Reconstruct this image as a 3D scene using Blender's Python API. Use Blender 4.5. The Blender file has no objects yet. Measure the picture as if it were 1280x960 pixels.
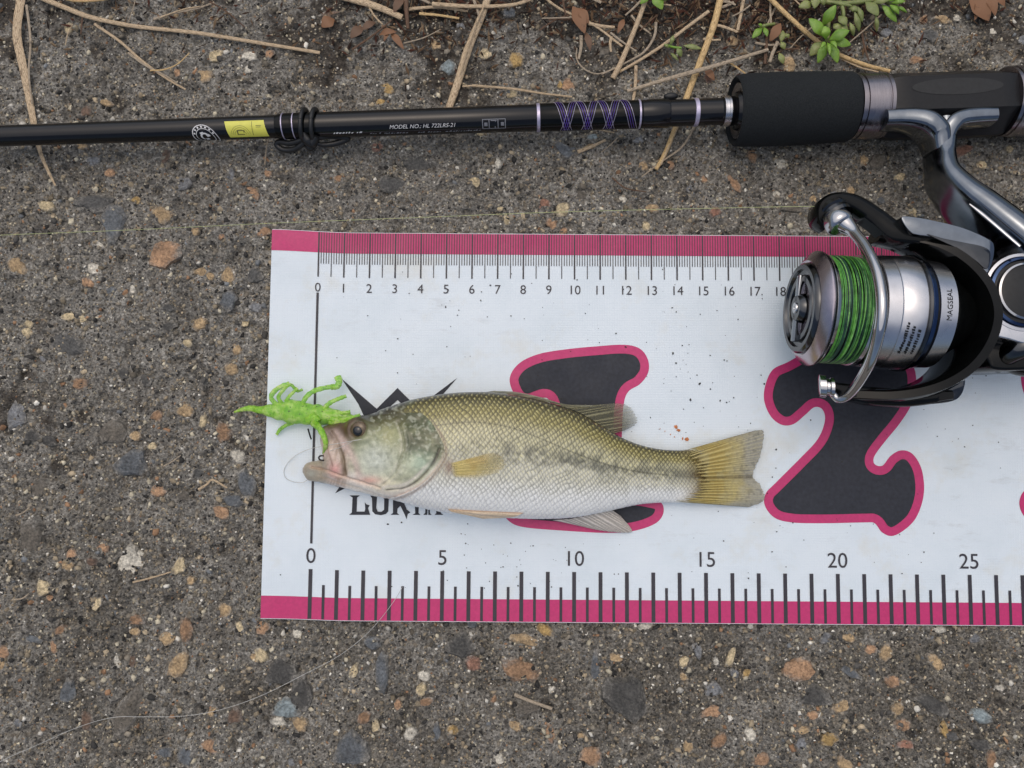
import bpy, bmesh, math, random
import numpy as np
from mathutils import Vector, Matrix
random.seed(7); rng = np.random.default_rng(11)
R = math.radians
scene = bpy.context.scene
col = scene.collection

# ------------------------------------------------------------------ camera
F = 960.0; TILT = R(4.1); D0 = 0.2957          # focal length in photo pixels, tilt, distance to the ground
CT, ST = math.cos(TILT), math.sin(TILT)
CAM = np.array([0.0, -ST * D0, CT * D0])
cd = bpy.data.cameras.new('camera'); cam = bpy.data.objects.new('camera', cd); col.objects.link(cam)
cam.location = CAM; cam.rotation_euler = (TILT, 0, 0)
cd.sensor_width = 36; cd.lens = F / 1280 * 36; cd.clip_start = 0.01; cd.clip_end = 200
scene.camera = cam
# ------------------------------------------------------------------ sky, sun, exposure
SUN_EL, SUN_AZ = R(72), R(-20)                  # azimuth measured from +Y towards +X
w = bpy.data.worlds.new('World'); scene.world = w; w.use_nodes = True
nt = w.node_tree; sky = nt.nodes.new('ShaderNodeTexSky'); sky.sky_type = 'NISHITA'
sky.sun_disc = False; sky.sun_elevation = SUN_EL; sky.sun_rotation = SUN_AZ
sky.air_density = 1.0; sky.dust_density = 5.0; sky.ozone_density = 1.0
nt.links.new(sky.outputs[0], nt.nodes['Background'].inputs[0])
nt.nodes['Background'].inputs[1].default_value = 0.10
sd = bpy.data.lights.new('sun', 'SUN'); sun = bpy.data.objects.new('sun', sd); col.objects.link(sun)
sd.energy = 1.1; sd.angle = R(110); sd.color = (1.0, 0.95, 0.88)
sdir = Vector((math.sin(SUN_AZ) * math.cos(SUN_EL), math.cos(SUN_AZ) * math.cos(SUN_EL), math.sin(SUN_EL)))
sun.rotation_euler = sdir.to_track_quat('Z', 'Y').to_euler(); sun.location = sdir * 3
scene.view_settings.view_transform = 'Standard'; scene.view_settings.look = 'None'
scene.view_settings.exposure = 0.0; scene.view_settings.gamma = 1.0
scene.view_settings.use_curve_mapping = False
scene.render.resolution_x = 1024; scene.render.resolution_y = 768

# ------------------------------------------------------------------ pixel <-> place
def P(px, py, z=0.0):
    dx, dy = (px - 640) / F, -(py - 480) / F
    vy, vz = dy * CT + ST, dy * ST - CT
    t = (z - CAM[2]) / vz
    return Vector((dx * t, CAM[1] + vy * t, z))
def PN(px, py, z):                               # numpy version
    dx, dy = (px - 640) / F, -(py - 480) / F
    vy, vz = dy * CT + ST, dy * ST - CT
    t = (z - CAM[2]) / vz
    return np.stack([dx * t, CAM[1] + vy * t, z + 0 * t], -1)
def PROJ(v):
    d = v - CAM
    cy = d[..., 1] * CT + d[..., 2] * ST
    cz = -d[..., 1] * ST + d[..., 2] * CT
    return 640 + F * d[..., 0] / -cz, 480 - F * cy / -cz
def srgb(r, g, b):
    f = lambda c: (c / 255 / 12.92) if c / 255 <= 0.04045 else ((c / 255 + 0.055) / 1.055) ** 2.4
    return (f(r), f(g), f(b))
def srgbn(a):
    a = np.asarray(a, float) / 255
    return np.where(a <= 0.04045, a / 12.92, ((a + 0.055) / 1.055) ** 2.4)
def sstep(a, b, x):
    t = np.clip((x - a) / (b - a), 0, 1); return t * t * (3 - 2 * t)
_vn = {}
def vnoise(x, y, s, seed=0):                      # value noise, 0..1
    g = _vn.setdefault(seed, np.random.default_rng(seed + 100).random((256, 256)))
    x = np.asarray(x) / s; y = np.asarray(y) / s
    xi = np.floor(x).astype(int); yi = np.floor(y).astype(int)
    fx, fy = x - xi, y - yi
    fx = fx * fx * (3 - 2 * fx); fy = fy * fy * (3 - 2 * fy)
    a = g[xi % 256, yi % 256]; b = g[(xi + 1) % 256, yi % 256]
    c = g[xi % 256, (yi + 1) % 256]; d = g[(xi + 1) % 256, (yi + 1) % 256]
    return (a * (1 - fx) + b * fx) * (1 - fy) + (c * (1 - fx) + d * fx) * fy
def crom(pts, n):                                 # Catmull-Rom through points -> n samples, even in parameter
    p = np.asarray(pts, float); m = len(p)
    q = np.vstack([2 * p[0] - p[1], p, 2 * p[-1] - p[-2]])
    u = np.linspace(0, m - 1, n); i = np.minimum(u.astype(int), m - 2); f = (u - i)[:, None]
    a, b, c, d = q[i], q[i + 1], q[i + 2], q[i + 3]
    return 0.5 * (2 * b + (c - a) * f + (2 * a - 5 * b + 4 * c - d) * f ** 2 + (3 * b - a - 3 * c + d) * f ** 3)
def dist_poly(px, py, pts, n=60):                 # distance in px to a smooth curve
    c = crom(pts, n); best = np.full(px.shape, 1e9); side = np.zeros(px.shape)
    for k in range(n - 1):
        ax, ay = c[k]; bx, by = c[k + 1]
        vx, vy = bx - ax, by - ay; L = vx * vx + vy * vy + 1e-9
        t = np.clip(((px - ax) * vx + (py - ay) * vy) / L, 0, 1)
        dx, dy = px - ax - vx * t, py - ay - vy * t
        d = np.hypot(dx, dy); m = d < best
        best = np.where(m, d, best); side = np.where(m, np.sign(vx * dy - vy * dx), side)
    return best, side

# ------------------------------------------------------------------ materials
def newmat(name):
    m = bpy.data.materials.new(name); m.use_nodes = True
    return m, m.node_tree, m.node_tree.nodes['Principled BSDF']
def N(nt, t, **kw):
    n = nt.nodes.new(t)
    for k, v in kw.items(): setattr(n, k, v)
    return n
def coords(nt, scale=(1, 1, 1), kind='Object'):
    tc = N(nt, 'ShaderNodeTexCoord'); mp = N(nt, 'ShaderNodeMapping')
    mp.inputs['Scale'].default_value = scale
    nt.links.new(tc.outputs[kind], mp.inputs[0]); return mp.outputs[0]
def noise(nt, vec, scale, detail=4, rough=0.6):
    n = N(nt, 'ShaderNodeTexNoise'); n.inputs['Scale'].default_value = scale
    n.inputs['Detail'].default_value = detail; n.inputs['Roughness'].default_value = rough
    if vec is not None: nt.links.new(vec, n.inputs['Vector'])
    return n.outputs['Fac']
def ramp(nt, fac, stops):
    r = N(nt, 'ShaderNodeValToRGB'); e = r.color_ramp.elements
    while len(e) < len(stops): e.new(0.5)
    for k, (p, c) in enumerate(stops):
        e[k].position = p; e[k].color = (c[0], c[1], c[2], 1) if hasattr(c, '__len__') else (c, c, c, 1)
    nt.links.new(fac, r.inputs[0]); return r.outputs[0]
def mix(nt, fac, a, b, mode='MIX'):
    m = N(nt, 'ShaderNodeMix', data_type='RGBA', blend_type=mode)
    for s, v in ((m.inputs[0], fac), (m.inputs[6], a), (m.inputs[7], b)):
        if hasattr(v, 'default_value') or hasattr(v, 'is_linked'): nt.links.new(v, s)
        elif hasattr(v, '__len__'): s.default_value = (v[0], v[1], v[2], 1)
        else: s.default_value = v
    return m.outputs[2]
def bump(nt, bs, h, strength=0.5, dist=0.001, prev=None):
    b = N(nt, 'ShaderNodeBump'); b.inputs['Strength'].default_value = strength; b.inputs['Distance'].default_value = dist
    nt.links.new(h, b.inputs['Height'])
    if prev is not None: nt.links.new(prev, b.inputs['Normal'])
    nt.links.new(b.outputs[0], bs.inputs['Normal']); return b.outputs[0]
def simple(name, c, rough=0.5, metal=0.0, coat=0.0, spec=0.5, nscale=0, nstr=0.0, cvar=0.0, aniso=None):
    m, nt, bs = newmat(name)
    bs.inputs['Base Color'].default_value = (*c, 1); bs.inputs['Roughness'].default_value = rough
    bs.inputs['Metallic'].default_value = metal; bs.inputs['Coat Weight'].default_value = coat
    bs.inputs['Coat Roughness'].default_value = 0.06
    bs.inputs['Specular IOR Level'].default_value = spec
    if nscale:
        v = coords(nt, aniso or (1, 1, 1)); f = noise(nt, v, nscale, 5)
        if cvar:
            lo = tuple(x * (1 - cvar) for x in c); hi = tuple(min(1, x * (1 + cvar)) for x in c)
            nt.links.new(ramp(nt, f, [(0.3, lo), (0.7, hi)]), bs.inputs['Base Color'])
            rr = ramp(nt, noise(nt, v, nscale * 0.13, 4), [(0.3, max(0, rough - 0.06)), (0.75, min(1, rough + 0.12))])
            nt.links.new(rr, bs.inputs['Roughness'])
        if nstr: bump(nt, bs, f, nstr, 0.0004)
    return m
M = {}
M['pink'] = simple('pink_print', srgb(190, 42, 106), 0.45, nscale=900, nstr=0.05, cvar=0.10)
M['ink'] = simple('dark_print', srgb(45, 48, 56), 0.55, spec=0.3, nscale=700, nstr=0.05, cvar=0.22)
M['tick'] = simple('tick_print', srgb(48, 46, 54), 0.5, nscale=700, cvar=0.15)
M['rod'] = simple('rod_gloss_black', (0.004, 0.004, 0.005), 0.13, coat=0.0, spec=0.45, nscale=400, cvar=0.3)
M['blackgloss'] = simple('gloss_black', (0.003, 0.0035, 0.0035), 0.10, coat=0.0, spec=0.22, nscale=300, cvar=0.3)
M['blacksatin'] = simple('satin_black', (0.010, 0.011, 0.012), 0.38, spec=0.4, nscale=600, cvar=0.3)
M['seat'] = simple('reel_seat_black', (0.008, 0.0088, 0.0105), 0.36, spec=0.28, nscale=900, nstr=0.04, cvar=0.2)
M['rubber'] = simple('black_rubber', (0.012, 0.013, 0.014), 0.4, nscale=900, nstr=0.05, cvar=0.2)
M['chrome'] = simple('chrome', (0.50, 0.50, 0.51), 0.09, 1.0, nscale=250, cvar=0.06)
M['darkchrome'] = simple('dark_chrome', (0.085, 0.088, 0.092), 0.12, 1.0, nscale=250, cvar=0.12)
M['smoke'] = simple('smoke_chrome', (0.20, 0.22, 0.245), 0.11, 1.0, nscale=250, cvar=0.10)
M['silver'] = simple('silver_metal', (0.60, 0.60, 0.62), 0.24, 1.0, nscale=250, cvar=0.06)
M['gunmetal'] = simple('gunmetal_ring', (0.27, 0.25, 0.265), 0.22, 1.0, nscale=250, cvar=0.1, aniso=(8, 1, 1))
M['bluechrome'] = simple('blue_anodised', (0.05, 0.08, 0.16), 0.15, 1.0, nscale=250, cvar=0.1)
M['plum'] = simple('plum_metal_lip', (0.48, 0.42, 0.455), 0.2, 1.0, nscale=250, cvar=0.08)
M['purple'] = simple('purple_thread', srgb(104, 78, 172), 0.3, 0.4, nscale=500, cvar=0.2)
M['silverthread'] = simple('silver_thread', srgb(188, 182, 205), 0.3, 0.5, nscale=500, cvar=0.2)
M['yellow'] = simple('yellow_sticker', srgb(214, 212, 92), 0.35, nscale=300, cvar=0.08)
M['white'] = simple('white_lettering', srgb(215, 215, 215), 0.5, nscale=900, cvar=0.1)
M['grey'] = simple('grey_lettering', srgb(120, 122, 128), 0.4, nscale=900, cvar=0.1)
M['brassline'] = simple('sticker_print', srgb(92, 92, 48), 0.5, nscale=900, cvar=0.1)
M['hook'] = simple('hook_steel', (0.05, 0.045, 0.045), 0.25, 0.9, nscale=500, cvar=0.2)
def mat_foam():
    m, nt, bs = newmat('eva_foam'); v = coords(nt)
    f = noise(nt, v, 2600, 3, 0.7); g = noise(nt, v, 160, 4)
    nt.links.new(ramp(nt, f, [(0.3, (0.007, 0.009, 0.010)), (0.75, (0.024, 0.028, 0.031))]), bs.inputs['Base Color'])
    bs.inputs['Roughness'].default_value = 0.85; bs.inputs['Specular IOR Level'].default_value = 0.25
    bump(nt, bs, mix(nt, 0.3, f, g), 0.5, 0.0005); return m
M['foam'] = mat_foam()
def mat_mat():
    m, nt, bs = newmat('white_vinyl'); v = coords(nt)
    a = noise(nt, v, 38, 6, 0.65); b = noise(nt, v, 900, 4, 0.7); c = noise(nt, v, 14, 3)
    base = ramp(nt, a, [(0.30, srgb(210, 222, 229)), (0.5, srgb(217, 228, 235)), (0.72, srgb(221, 231, 237))])
    stain = ramp(nt, noise(nt, v, 27, 5, 0.7), [(0.54, 0.0), (0.74, 0.55)])
    base = mix(nt, stain, base, srgb(206, 203, 186))
    sm = mix(nt, 1.0, ramp(nt, noise(nt, coords(nt, (1, 3, 1)), 60, 6, 0.75), [(0.55, 0.0), (0.75, 0.5)]), ramp(nt, noise(nt, v, 11, 3), [(0.45, 0.0), (0.65, 1.0)]), 'MULTIPLY')
    base = mix(nt, sm, base, srgb(178, 182, 182))
    sp = ramp(nt, b, [(0.66, 0.0), (0.74, 0.5)]); sp = mix(nt, 1.0, sp, ramp(nt, c, [(0.45, 0.0), (0.7, 1.0)]), 'MULTIPLY')
    base = mix(nt, sp, base, srgb(150, 145, 135))
    nt.links.new(base, bs.inputs['Base Color'])
    wv = N(nt, 'ShaderNodeTexWave', wave_type='BANDS', bands_direction='Y'); wv.inputs['Scale'].default_value = 330
    wv.inputs['Distortion'].default_value = 0.6; nt.links.new(v, wv.inputs['Vector'])
    wx = N(nt, 'ShaderNodeTexWave', wave_type='BANDS', bands_direction='X'); wx.inputs['Scale'].default_value = 330
    wx.inputs['Distortion'].default_value = 0.6; nt.links.new(v, wx.inputs['Vector'])
    h = mix(nt, 0.5, wv.outputs['Fac'], wx.outputs['Fac'])
    p = bump(nt, bs, h, 0.25, 0.00025); bump(nt, bs, noise(nt, v, 22, 3), 0.25, 0.003, p)
    bs.inputs['Roughness'].default_value = 0.42; bs.inputs['Specular IOR Level'].default_value = 0.4
    return m
M['mat'] = mat_mat()
def mat_ground():
    m, nt, bs = newmat('worn_concrete'); v = coords(nt)
    a = noise(nt, v, 45, 6, 0.7); b = noise(nt, v, 420, 6, 0.75); c = noise(nt, v, 1050, 4, 0.65)
    base = ramp(nt, a, [(0.30, (0.235, 0.222, 0.194)), (0.5, (0.335, 0.319, 0.282)), (0.72, (0.43, 0.411, 0.365))])
    base = mix(nt, 1.0, base, ramp(nt, b, [(0.30, 0.38), (0.5, 0.95), (0.70, 1.6)]), 'MULTIPLY')
    base = mix(nt, 1.0, base, ramp(nt, c, [(0.32, 0.28), (0.48, 0.85), (0.58, 1.2), (0.72, 2.2)]), 'MULTIPLY')
    vo = N(nt, 'ShaderNodeTexVoronoi'); vo.inputs['Scale'].default_value = 420; nt.links.new(v, vo.inputs['Vector'])
    sep = N(nt, 'ShaderNodeSeparateColor'); nt.links.new(vo.outputs['Color'], sep.inputs[0])
    gcol = ramp(nt, sep.outputs[0], [(0.0, (0.04, 0.04, 0.042)), (0.35, (0.10, 0.09, 0.08)), (0.6, (0.23, 0.19, 0.14)), (0.8, (0.30, 0.27, 0.22)), (1.0, (0.42, 0.39, 0.33))])
    pick = ramp(nt, sep.outputs[1], [(0.62, 0.0), (0.66, 1.0)])
    inside = ramp(nt, vo.outputs['Distance'], [(0.26, 1.0), (0.42, 0.0)])
    msk = mix(nt, 1.0, pick, inside, 'MULTIPLY'); msk = mix(nt, 1.0, msk, ramp(nt, b, [(0.35, 0.2), (0.6, 0.85)]), 'MULTIPLY')
    base = mix(nt, msk, base, gcol)
    at = N(nt, 'ShaderNodeAttribute', attribute_name='soil')
    base = mix(nt, at.outputs['Fac'], base, ramp(nt, b, [(0.3, (0.022, 0.017, 0.013)), (0.6, (0.07, 0.054, 0.04)), (0.75, (0.12, 0.095, 0.07))]))
    ad = N(nt, 'ShaderNodeAttribute', attribute_name='dark_tone')
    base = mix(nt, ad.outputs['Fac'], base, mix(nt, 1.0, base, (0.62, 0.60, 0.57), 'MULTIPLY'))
    nt.links.new(base, bs.inputs['Base Color'])
    bs.inputs['Roughness'].default_value = 0.85; bs.inputs['Specular IOR Level'].default_value = 0.3
    p = bump(nt, bs, b, 1.0, 0.0016); bump(nt, bs, c, 1.0, 0.0009, p); return m
M['ground'] = mat_ground()
def mat_stone():
    m, nt, bs = newmat('aggregate_stone'); tc = N(nt, 'ShaderNodeTexCoord'); v = tc.outputs['Object']
    oi = N(nt, 'ShaderNodeObjectInfo')
    rv = N(nt, 'ShaderNodeVectorMath', operation='SCALE'); rv.inputs['Scale'].default_value = 37.0
    cx = N(nt, 'ShaderNodeCombineXYZ')
    for k in range(3): nt.links.new(oi.outputs['Random'], cx.inputs[k])
    nt.links.new(cx.outputs[0], rv.inputs[0])
    mp = N(nt, 'ShaderNodeVectorMath', operation='ADD'); nt.links.new(v, mp.inputs[0]); nt.links.new(rv.outputs[0], mp.inputs[1])
    pv = mp.outputs[0]; geo = N(nt, 'ShaderNodeNewGeometry').outputs['Position']
    a = noise(nt, pv, 1.5, 6, 0.7); fine = noise(nt, geo, 1050, 4, 0.65); g2 = noise(nt, geo, 420, 5, 0.75)
    base = mix(nt, 1.0, oi.outputs['Color'], ramp(nt, a, [(0.3, 0.50), (0.5, 0.95), (0.72, 1.35)]), 'MULTIPLY')
    base = mix(nt, 1.0, base, ramp(nt, fine, [(0.32, 0.55), (0.5, 1.0), (0.7, 1.5)]), 'MULTIPLY')
    # cement still clinging to the stone, thicker towards its rim
    ln = N(nt, 'ShaderNodeVectorMath', operation='LENGTH'); fl = N(nt, 'ShaderNodeVectorMath', operation='MULTIPLY'); fl.inputs[1].default_value = (1, 1, 0)
    nt.links.new(v, fl.inputs[0]); nt.links.new(fl.outputs[0], ln.inputs[0])
    ad = N(nt, 'ShaderNodeMath', operation='MULTIPLY_ADD'); nt.links.new(noise(nt, pv, 2.4, 6, 0.75), ad.inputs[0]); ad.inputs[1].default_value = 1.7; nt.links.new(ln.outputs['Value'], ad.inputs[2])
    cem = mix(nt, 1.0, ramp(nt, g2, [(0.30, (0.10, 0.094, 0.081)), (0.5, (0.21, 0.197, 0.171)), (0.70, (0.32, 0.303, 0.264))]), ramp(nt, fine, [(0.32, 0.35), (0.5, 0.95), (0.7, 1.9)]), 'MULTIPLY')
    dv = N(nt, 'ShaderNodeMath', operation='MULTIPLY'); nt.links.new(ad.outputs[0], dv.inputs[0]); dv.inputs[1].default_value = 0.5
    base = mix(nt, ramp(nt, dv.outputs[0], [(0.70, 0.06), (0.84, 0.42), (0.97, 0.92)]), base, cem)
    nt.links.new(base, bs.inputs['Base Color']); bs.inputs['Roughness'].default_value = 0.7
    p = bump(nt, bs, g2, 0.7, 0.0010); bump(nt, bs, fine, 0.6, 0.0005, p); return m
M['stone'] = mat_stone()
def mat_attr(name, rough=0.8, bs_scale=900, strength=0.5, spec=0.3):
    m, nt, bs = newmat(name); v = coords(nt)
    at = N(nt, 'ShaderNodeAttribute', attribute_name='tint')
    f = noise(nt, v, bs_scale, 4, 0.7)
    nt.links.new(mix(nt, 1.0, at.outputs['Color'], ramp(nt, f, [(0.3, 0.7), (0.7, 1.25)]), 'MULTIPLY'), bs.inputs['Base Color'])
    bs.inputs['Roughness'].default_value = rough; bs.inputs['Specular IOR Level'].default_value = spec
    bump(nt, bs, f, strength, 0.0004); return m
M['grit'] = mat_attr('grit_mix')
def mat_straw(name, lo, hi):
    m, nt, bs = newmat(name); v = coords(nt, (1, 1, 1), 'UV')
    mp = N(nt, 'ShaderNodeMapping'); mp.inputs['Scale'].default_value = (6, 14, 1); nt.links.new(v, mp.inputs[0])
    a = noise(nt, mp.outputs[0], 2.0, 4, 0.6); b = noise(nt, coords(nt), 260, 4, 0.7)
    base = ramp(nt, a, [(0.36, lo), (0.47, tuple((x + 2 * y) / 3 for x, y in zip(lo, hi))), (0.62, hi)])
    base = mix(nt, ramp(nt, b, [(0.56, 0.0), (0.72, 0.7)]), base, tuple(x * 0.45 for x in lo))
    nt.links.new(base, bs.inputs['Base Color']); bs.inputs['Roughness'].default_value = 0.6
    bump(nt, bs, a, 0.6, 0.0005); return m
M['straw_tan'] = mat_straw('dry_straw_tan', srgb(118, 92, 66), srgb(214, 192, 158))
M['straw_yellow'] = mat_straw('dry_straw_yellow', srgb(146, 112, 66), srgb(226, 196, 142))
M['straw_grey'] = mat_straw('dry_straw_grey', srgb(100, 88, 74), srgb(192, 176, 152))
M['straw_brown'] = mat_straw('dry_stem_brown', srgb(58, 42, 32), srgb(112, 84, 62))
M['deadleaf'] = mat_straw('dead_leaf_brown', srgb(72, 46, 30), srgb(140, 100, 68))
def mat_leaf(name, lo, hi):
    m, nt, bs = newmat(name); v = coords(nt)
    a = noise(nt, v, 120, 4); b = noise(nt, v, 900, 3)
    base = mix(nt, 0.25, ramp(nt, a, [(0.3, lo), (0.7, hi)]), ramp(nt, b, [(0.3, lo), (0.7, hi)]))
    nt.links.new(base, bs.inputs['Base Color']); bs.inputs['Roughness'].default_value = 0.4
    bs.inputs['Subsurface Weight'].default_value = 0.25; bs.inputs['Subsurface Radius'].default_value = (0.5, 1, 0.2)
    bs.inputs['Subsurface Scale'].default_value = 0.002
    bump(nt, bs, b, 0.2, 0.0004); return m
M['leaf_bright'] = mat_leaf('succulent_leaf_bright', srgb(92, 132, 40), srgb(142, 176, 70))
M['leaf_dull'] = mat_leaf('succulent_leaf_dull', srgb(96, 112, 62), srgb(150, 156, 96))
def mat_fish():
    m, nt, bs = newmat('bass_skin')
    at = N(nt, 'ShaderNodeAttribute', attribute_name='tint')
    f = noise(nt, coords(nt), 1600, 3, 0.6)
    nt.links.new(mix(nt, 1.0, at.outputs['Color'], ramp(nt, f, [(0.3, 0.88), (0.7, 1.1)]), 'MULTIPLY'), bs.inputs['Base Color'])
    bs.inputs['Roughness'].default_value = 0.32; bs.inputs['Specular IOR Level'].default_value = 0.55
    bs.inputs['Coat Weight'].default_value = 0.2; bs.inputs['Coat Roughness'].default_value = 0.22
    bump(nt, bs, f, 0.12, 0.0003); return m
M['fish'] = mat_fish()
def mat_fin():
    m, nt, bs = newmat('fin_membrane')
    at = N(nt, 'ShaderNodeAttribute', attribute_name='tint'); aa = N(nt, 'ShaderNodeAttribute', attribute_name='cover')
    f = noise(nt, coords(nt), 1300, 4, 0.6)
    nt.links.new(mix(nt, 1.0, at.outputs['Color'], ramp(nt, f, [(0.3, 0.85), (0.7, 1.1)]), 'MULTIPLY'), bs.inputs['Base Color'])
    nt.links.new(aa.outputs['Fac'], bs.inputs['Alpha'])
    bs.inputs['Roughness'].default_value = 0.38; return m
M['fin'] = mat_fin()
def mat_lure():
    m, nt, bs = newmat('soft_lure_green'); v = coords(nt)
    a = noise(nt, v, 330, 5, 0.65); b = noise(nt, v, 1100, 2, 0.5)
    base = ramp(nt, a, [(0.34, srgb(116, 186, 40)), (0.5, srgb(158, 214, 70)), (0.66, srgb(206, 236, 136))])
    base = mix(nt, ramp(nt, b, [(0.665, 0.0), (0.69, 0.85)]), base, (0.05, 0.10, 0.02))
    nt.links.new(base, bs.inputs['Base Color']); bs.inputs['Roughness'].default_value = 0.3
    bs.inputs['Subsurface Weight'].default_value = 0.6; bs.inputs['Subsurface Radius'].default_value = (0.8, 1, 0.3)
    bs.inputs['Subsurface Scale'].default_value = 0.003; bs.inputs['Alpha'].default_value = 0.70
    bump(nt, bs, a, 0.8, 0.0010); return m
M['lure'] = mat_lure()
def mat_braid():
    m, nt, bs = newmat('green_braid'); v = coords(nt)
    a = noise(nt, v, 500, 3); oi = N(nt, 'ShaderNodeAttribute', attribute_name='tint')
    nt.links.new(mix(nt, 1.0, oi.outputs['Color'], ramp(nt, a, [(0.3, 0.6), (0.7, 1.3)]), 'MULTIPLY'), bs.inputs['Base Color'])
    bs.inputs['Roughness'].default_value = 0.35; return m
M['braid'] = mat_braid()
def mat_line(name, c, alpha):
    m, nt, bs = newmat(name); f = noise(nt, coords(nt), 300, 3)
    nt.links.new(ramp(nt, f, [(0.3, tuple(x * 0.75 for x in c)), (0.7, c)]), bs.inputs['Base Color'])
    bs.inputs['Roughness'].default_value = 0.25; bs.inputs['Alpha'].default_value = alpha; return m
M['line_green'] = mat_line('pale_green_line', srgb(214, 224, 160), 0.85)
M['line_clear'] = mat_line('clear_line', srgb(232, 232, 226), 0.75)
M['eye_iris'] = simple('eye_iris', srgb(92, 76, 54), 0.25, 0.1, coat=0.4, nscale=900, cvar=0.35)
M['eye_ring'] = simple('eye_ring', srgb(170, 146, 104), 0.25, 0.4, coat=0.5, nscale=900, cvar=0.2)
M['pupil'] = simple('eye_pupil', (0.008, 0.009, 0.011), 0.12, coat=0.6, nscale=900, cvar=0.2)
M['speck'] = simple('dirt_speck', (0.03, 0.027, 0.024), 0.8, nscale=900, cvar=0.3)
M['rustbit'] = simple('orange_crumb', srgb(188, 116, 70), 0.7, nscale=900, cvar=0.3)

# ------------------------------------------------------------------ object helpers
def orgof(p):
    while p is not None and p.parent is not None: p = p.parent
    return Vector(p.location) if p is not None else Vector((0, 0, 0))
def tag(o, label=None, cat=None, group=None, kind=None):
    if label: o['label'] = label
    if cat: o['category'] = cat
    if group: o['group'] = group
    if kind: o['kind'] = kind
    return o
def thing(name, loc, label, cat, group=None):
    o = bpy.data.objects.new(name, None); col.objects.link(o); o.location = loc
    o.empty_display_size = 0.01
    return tag(o, label, cat, group)
def link_mesh(name, me, parent=None, loc=None):
    o = bpy.data.objects.new(name, me); col.objects.link(o)
    if parent is not None: o.parent = parent
    if loc is not None: o.location = loc
    return o
def frames(path):
    p = [Vector(q) for q in path]; T = []
    for i in range(len(p)):
        t = p[min(i + 1, len(p) - 1)] - p[max(i - 1, 0)]
        T.append(t.normalized())
    up = Vector((0, 0, 1)) if abs(T[0].z) < 0.9 else Vector((0, 1, 0))
    out = []
    for t in T:
        a = up - t * up.dot(t); a.normalize(); up = a
        out.append((t, t.cross(a).normalized(), a))   # tangent, side, up
    return p, out
class MB:
    def __init__(s): s.v = []; s.f = []; s.uv = {}
    def add(s, vs, fs):
        b = len(s.v); s.v += [Vector(q) for q in vs]; s.f += [[b + i for i in f] for f in fs]; return b
    def tube(s, path, rad, seg=10, flat=1.0, cap=True, sec=None):
        p, fr = frames(path); n = len(p)
        if not hasattr(rad, '__len__'): rad = [rad] * n
        vs = []; fs = []
        for i in range(n):
            t, sd_, up = fr[i]
            for k in range(seg):
                a = 2 * math.pi * k / seg
                if sec is None: cx, cz = math.cos(a), math.sin(a) * flat
                else: cx, cz = sec(a)
                vs.append(p[i] + (sd_ * cx + up * cz) * rad[i])
        for i in range(n - 1):
            for k in range(seg):
                a, b = i * seg + k, i * seg + (k + 1) % seg
                fs.append([a, b, b + seg, a + seg])
        if cap:
            fs.append(list(range(seg))[::-1]); fs.append([(n - 1) * seg + k for k in range(seg)])
        s.add(vs, fs)
    def lathe(s, O, X, Y, Z, prof, seg=48, cap=True):   # prof: (x along axis, radius)
        vs = []; fs = []
        for (x, r) in prof:
            for k in range(seg):
                a = 2 * math.pi * k / seg
                vs.append(O + X * x + (Y * math.cos(a) + Z * math.sin(a)) * r)
        n = len(prof)
        for i in range(n - 1):
            for k in range(seg):
                a, b = i * seg + k, i * seg + (k + 1) % seg
                fs.append([a, a + seg, b + seg, b])
        if cap: fs.append(list(range(seg))); fs.append([(n - 1) * seg + k for k in range(seg)][::-1])
        s.add(vs, fs)
    def prism(s, low, high):                            # closed outlines, same count
        n = len(low); vs = list(low) + list(high)
        fs = [list(range(n))[::-1], list(range(n, 2 * n))]
        for k in range(n): fs.append([k, (k + 1) % n, n + (k + 1) % n, n + k])
        s.add(vs, fs)
    def ellipsoid(s, c, ax, nu=16, nv=10):              # ax: three axis vectors
        vs = []; fs = []
        for j in range(1, nv):
            ph = math.pi * j / nv
            for i in range(nu):
                th = 2 * math.pi * i / nu
                vs.append(c + ax[0] * (math.sin(ph) * math.cos(th)) + ax[1] * (math.sin(ph) * math.sin(th)) + ax[2] * math.cos(ph))
        t = len(vs); vs.append(c + ax[2]); vs.append(c - ax[2])
        for j in range(nv - 2):
            for i in range(nu):
                a, b = j * nu + i, j * nu + (i + 1) % nu
                fs.append([a, a + nu, b + nu, b])
        for i in range(nu):
            fs.append([t, i, (i + 1) % nu]); o = (nv - 2) * nu; fs.append([t + 1, o + (i + 1) % nu, o + i])
        s.add(vs, fs)
    def build(s, name, mat, parent=None, smooth=40, bevel=0, fixn=True, label=None):
        g = orgof(parent)
        me = bpy.data.meshes.new(name); me.from_pydata([q - g for q in s.v], [], s.f)
        if fixn or bevel:
            bm = bmesh.new(); bm.from_mesh(me)
            if fixn: bmesh.ops.recalc_face_normals(bm, faces=bm.faces)
            if bevel:
                ed = [e for e in bm.edges if len(e.link_faces) == 2 and e.calc_face_angle(0) > R(35)]
                bmesh.ops.bevel(bm, geom=ed, offset=bevel, segments=2, profile=0.5, affect='EDGES', clamp_overlap=True)
            bm.to_mesh(me); bm.free()
        me.materials.append(M[mat])
        if smooth:
            me.shade_smooth(); me.set_sharp_from_angle(angle=R(smooth))
        o = link_mesh(name, me, parent)
        if label: o['label'] = label
        return o
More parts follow.
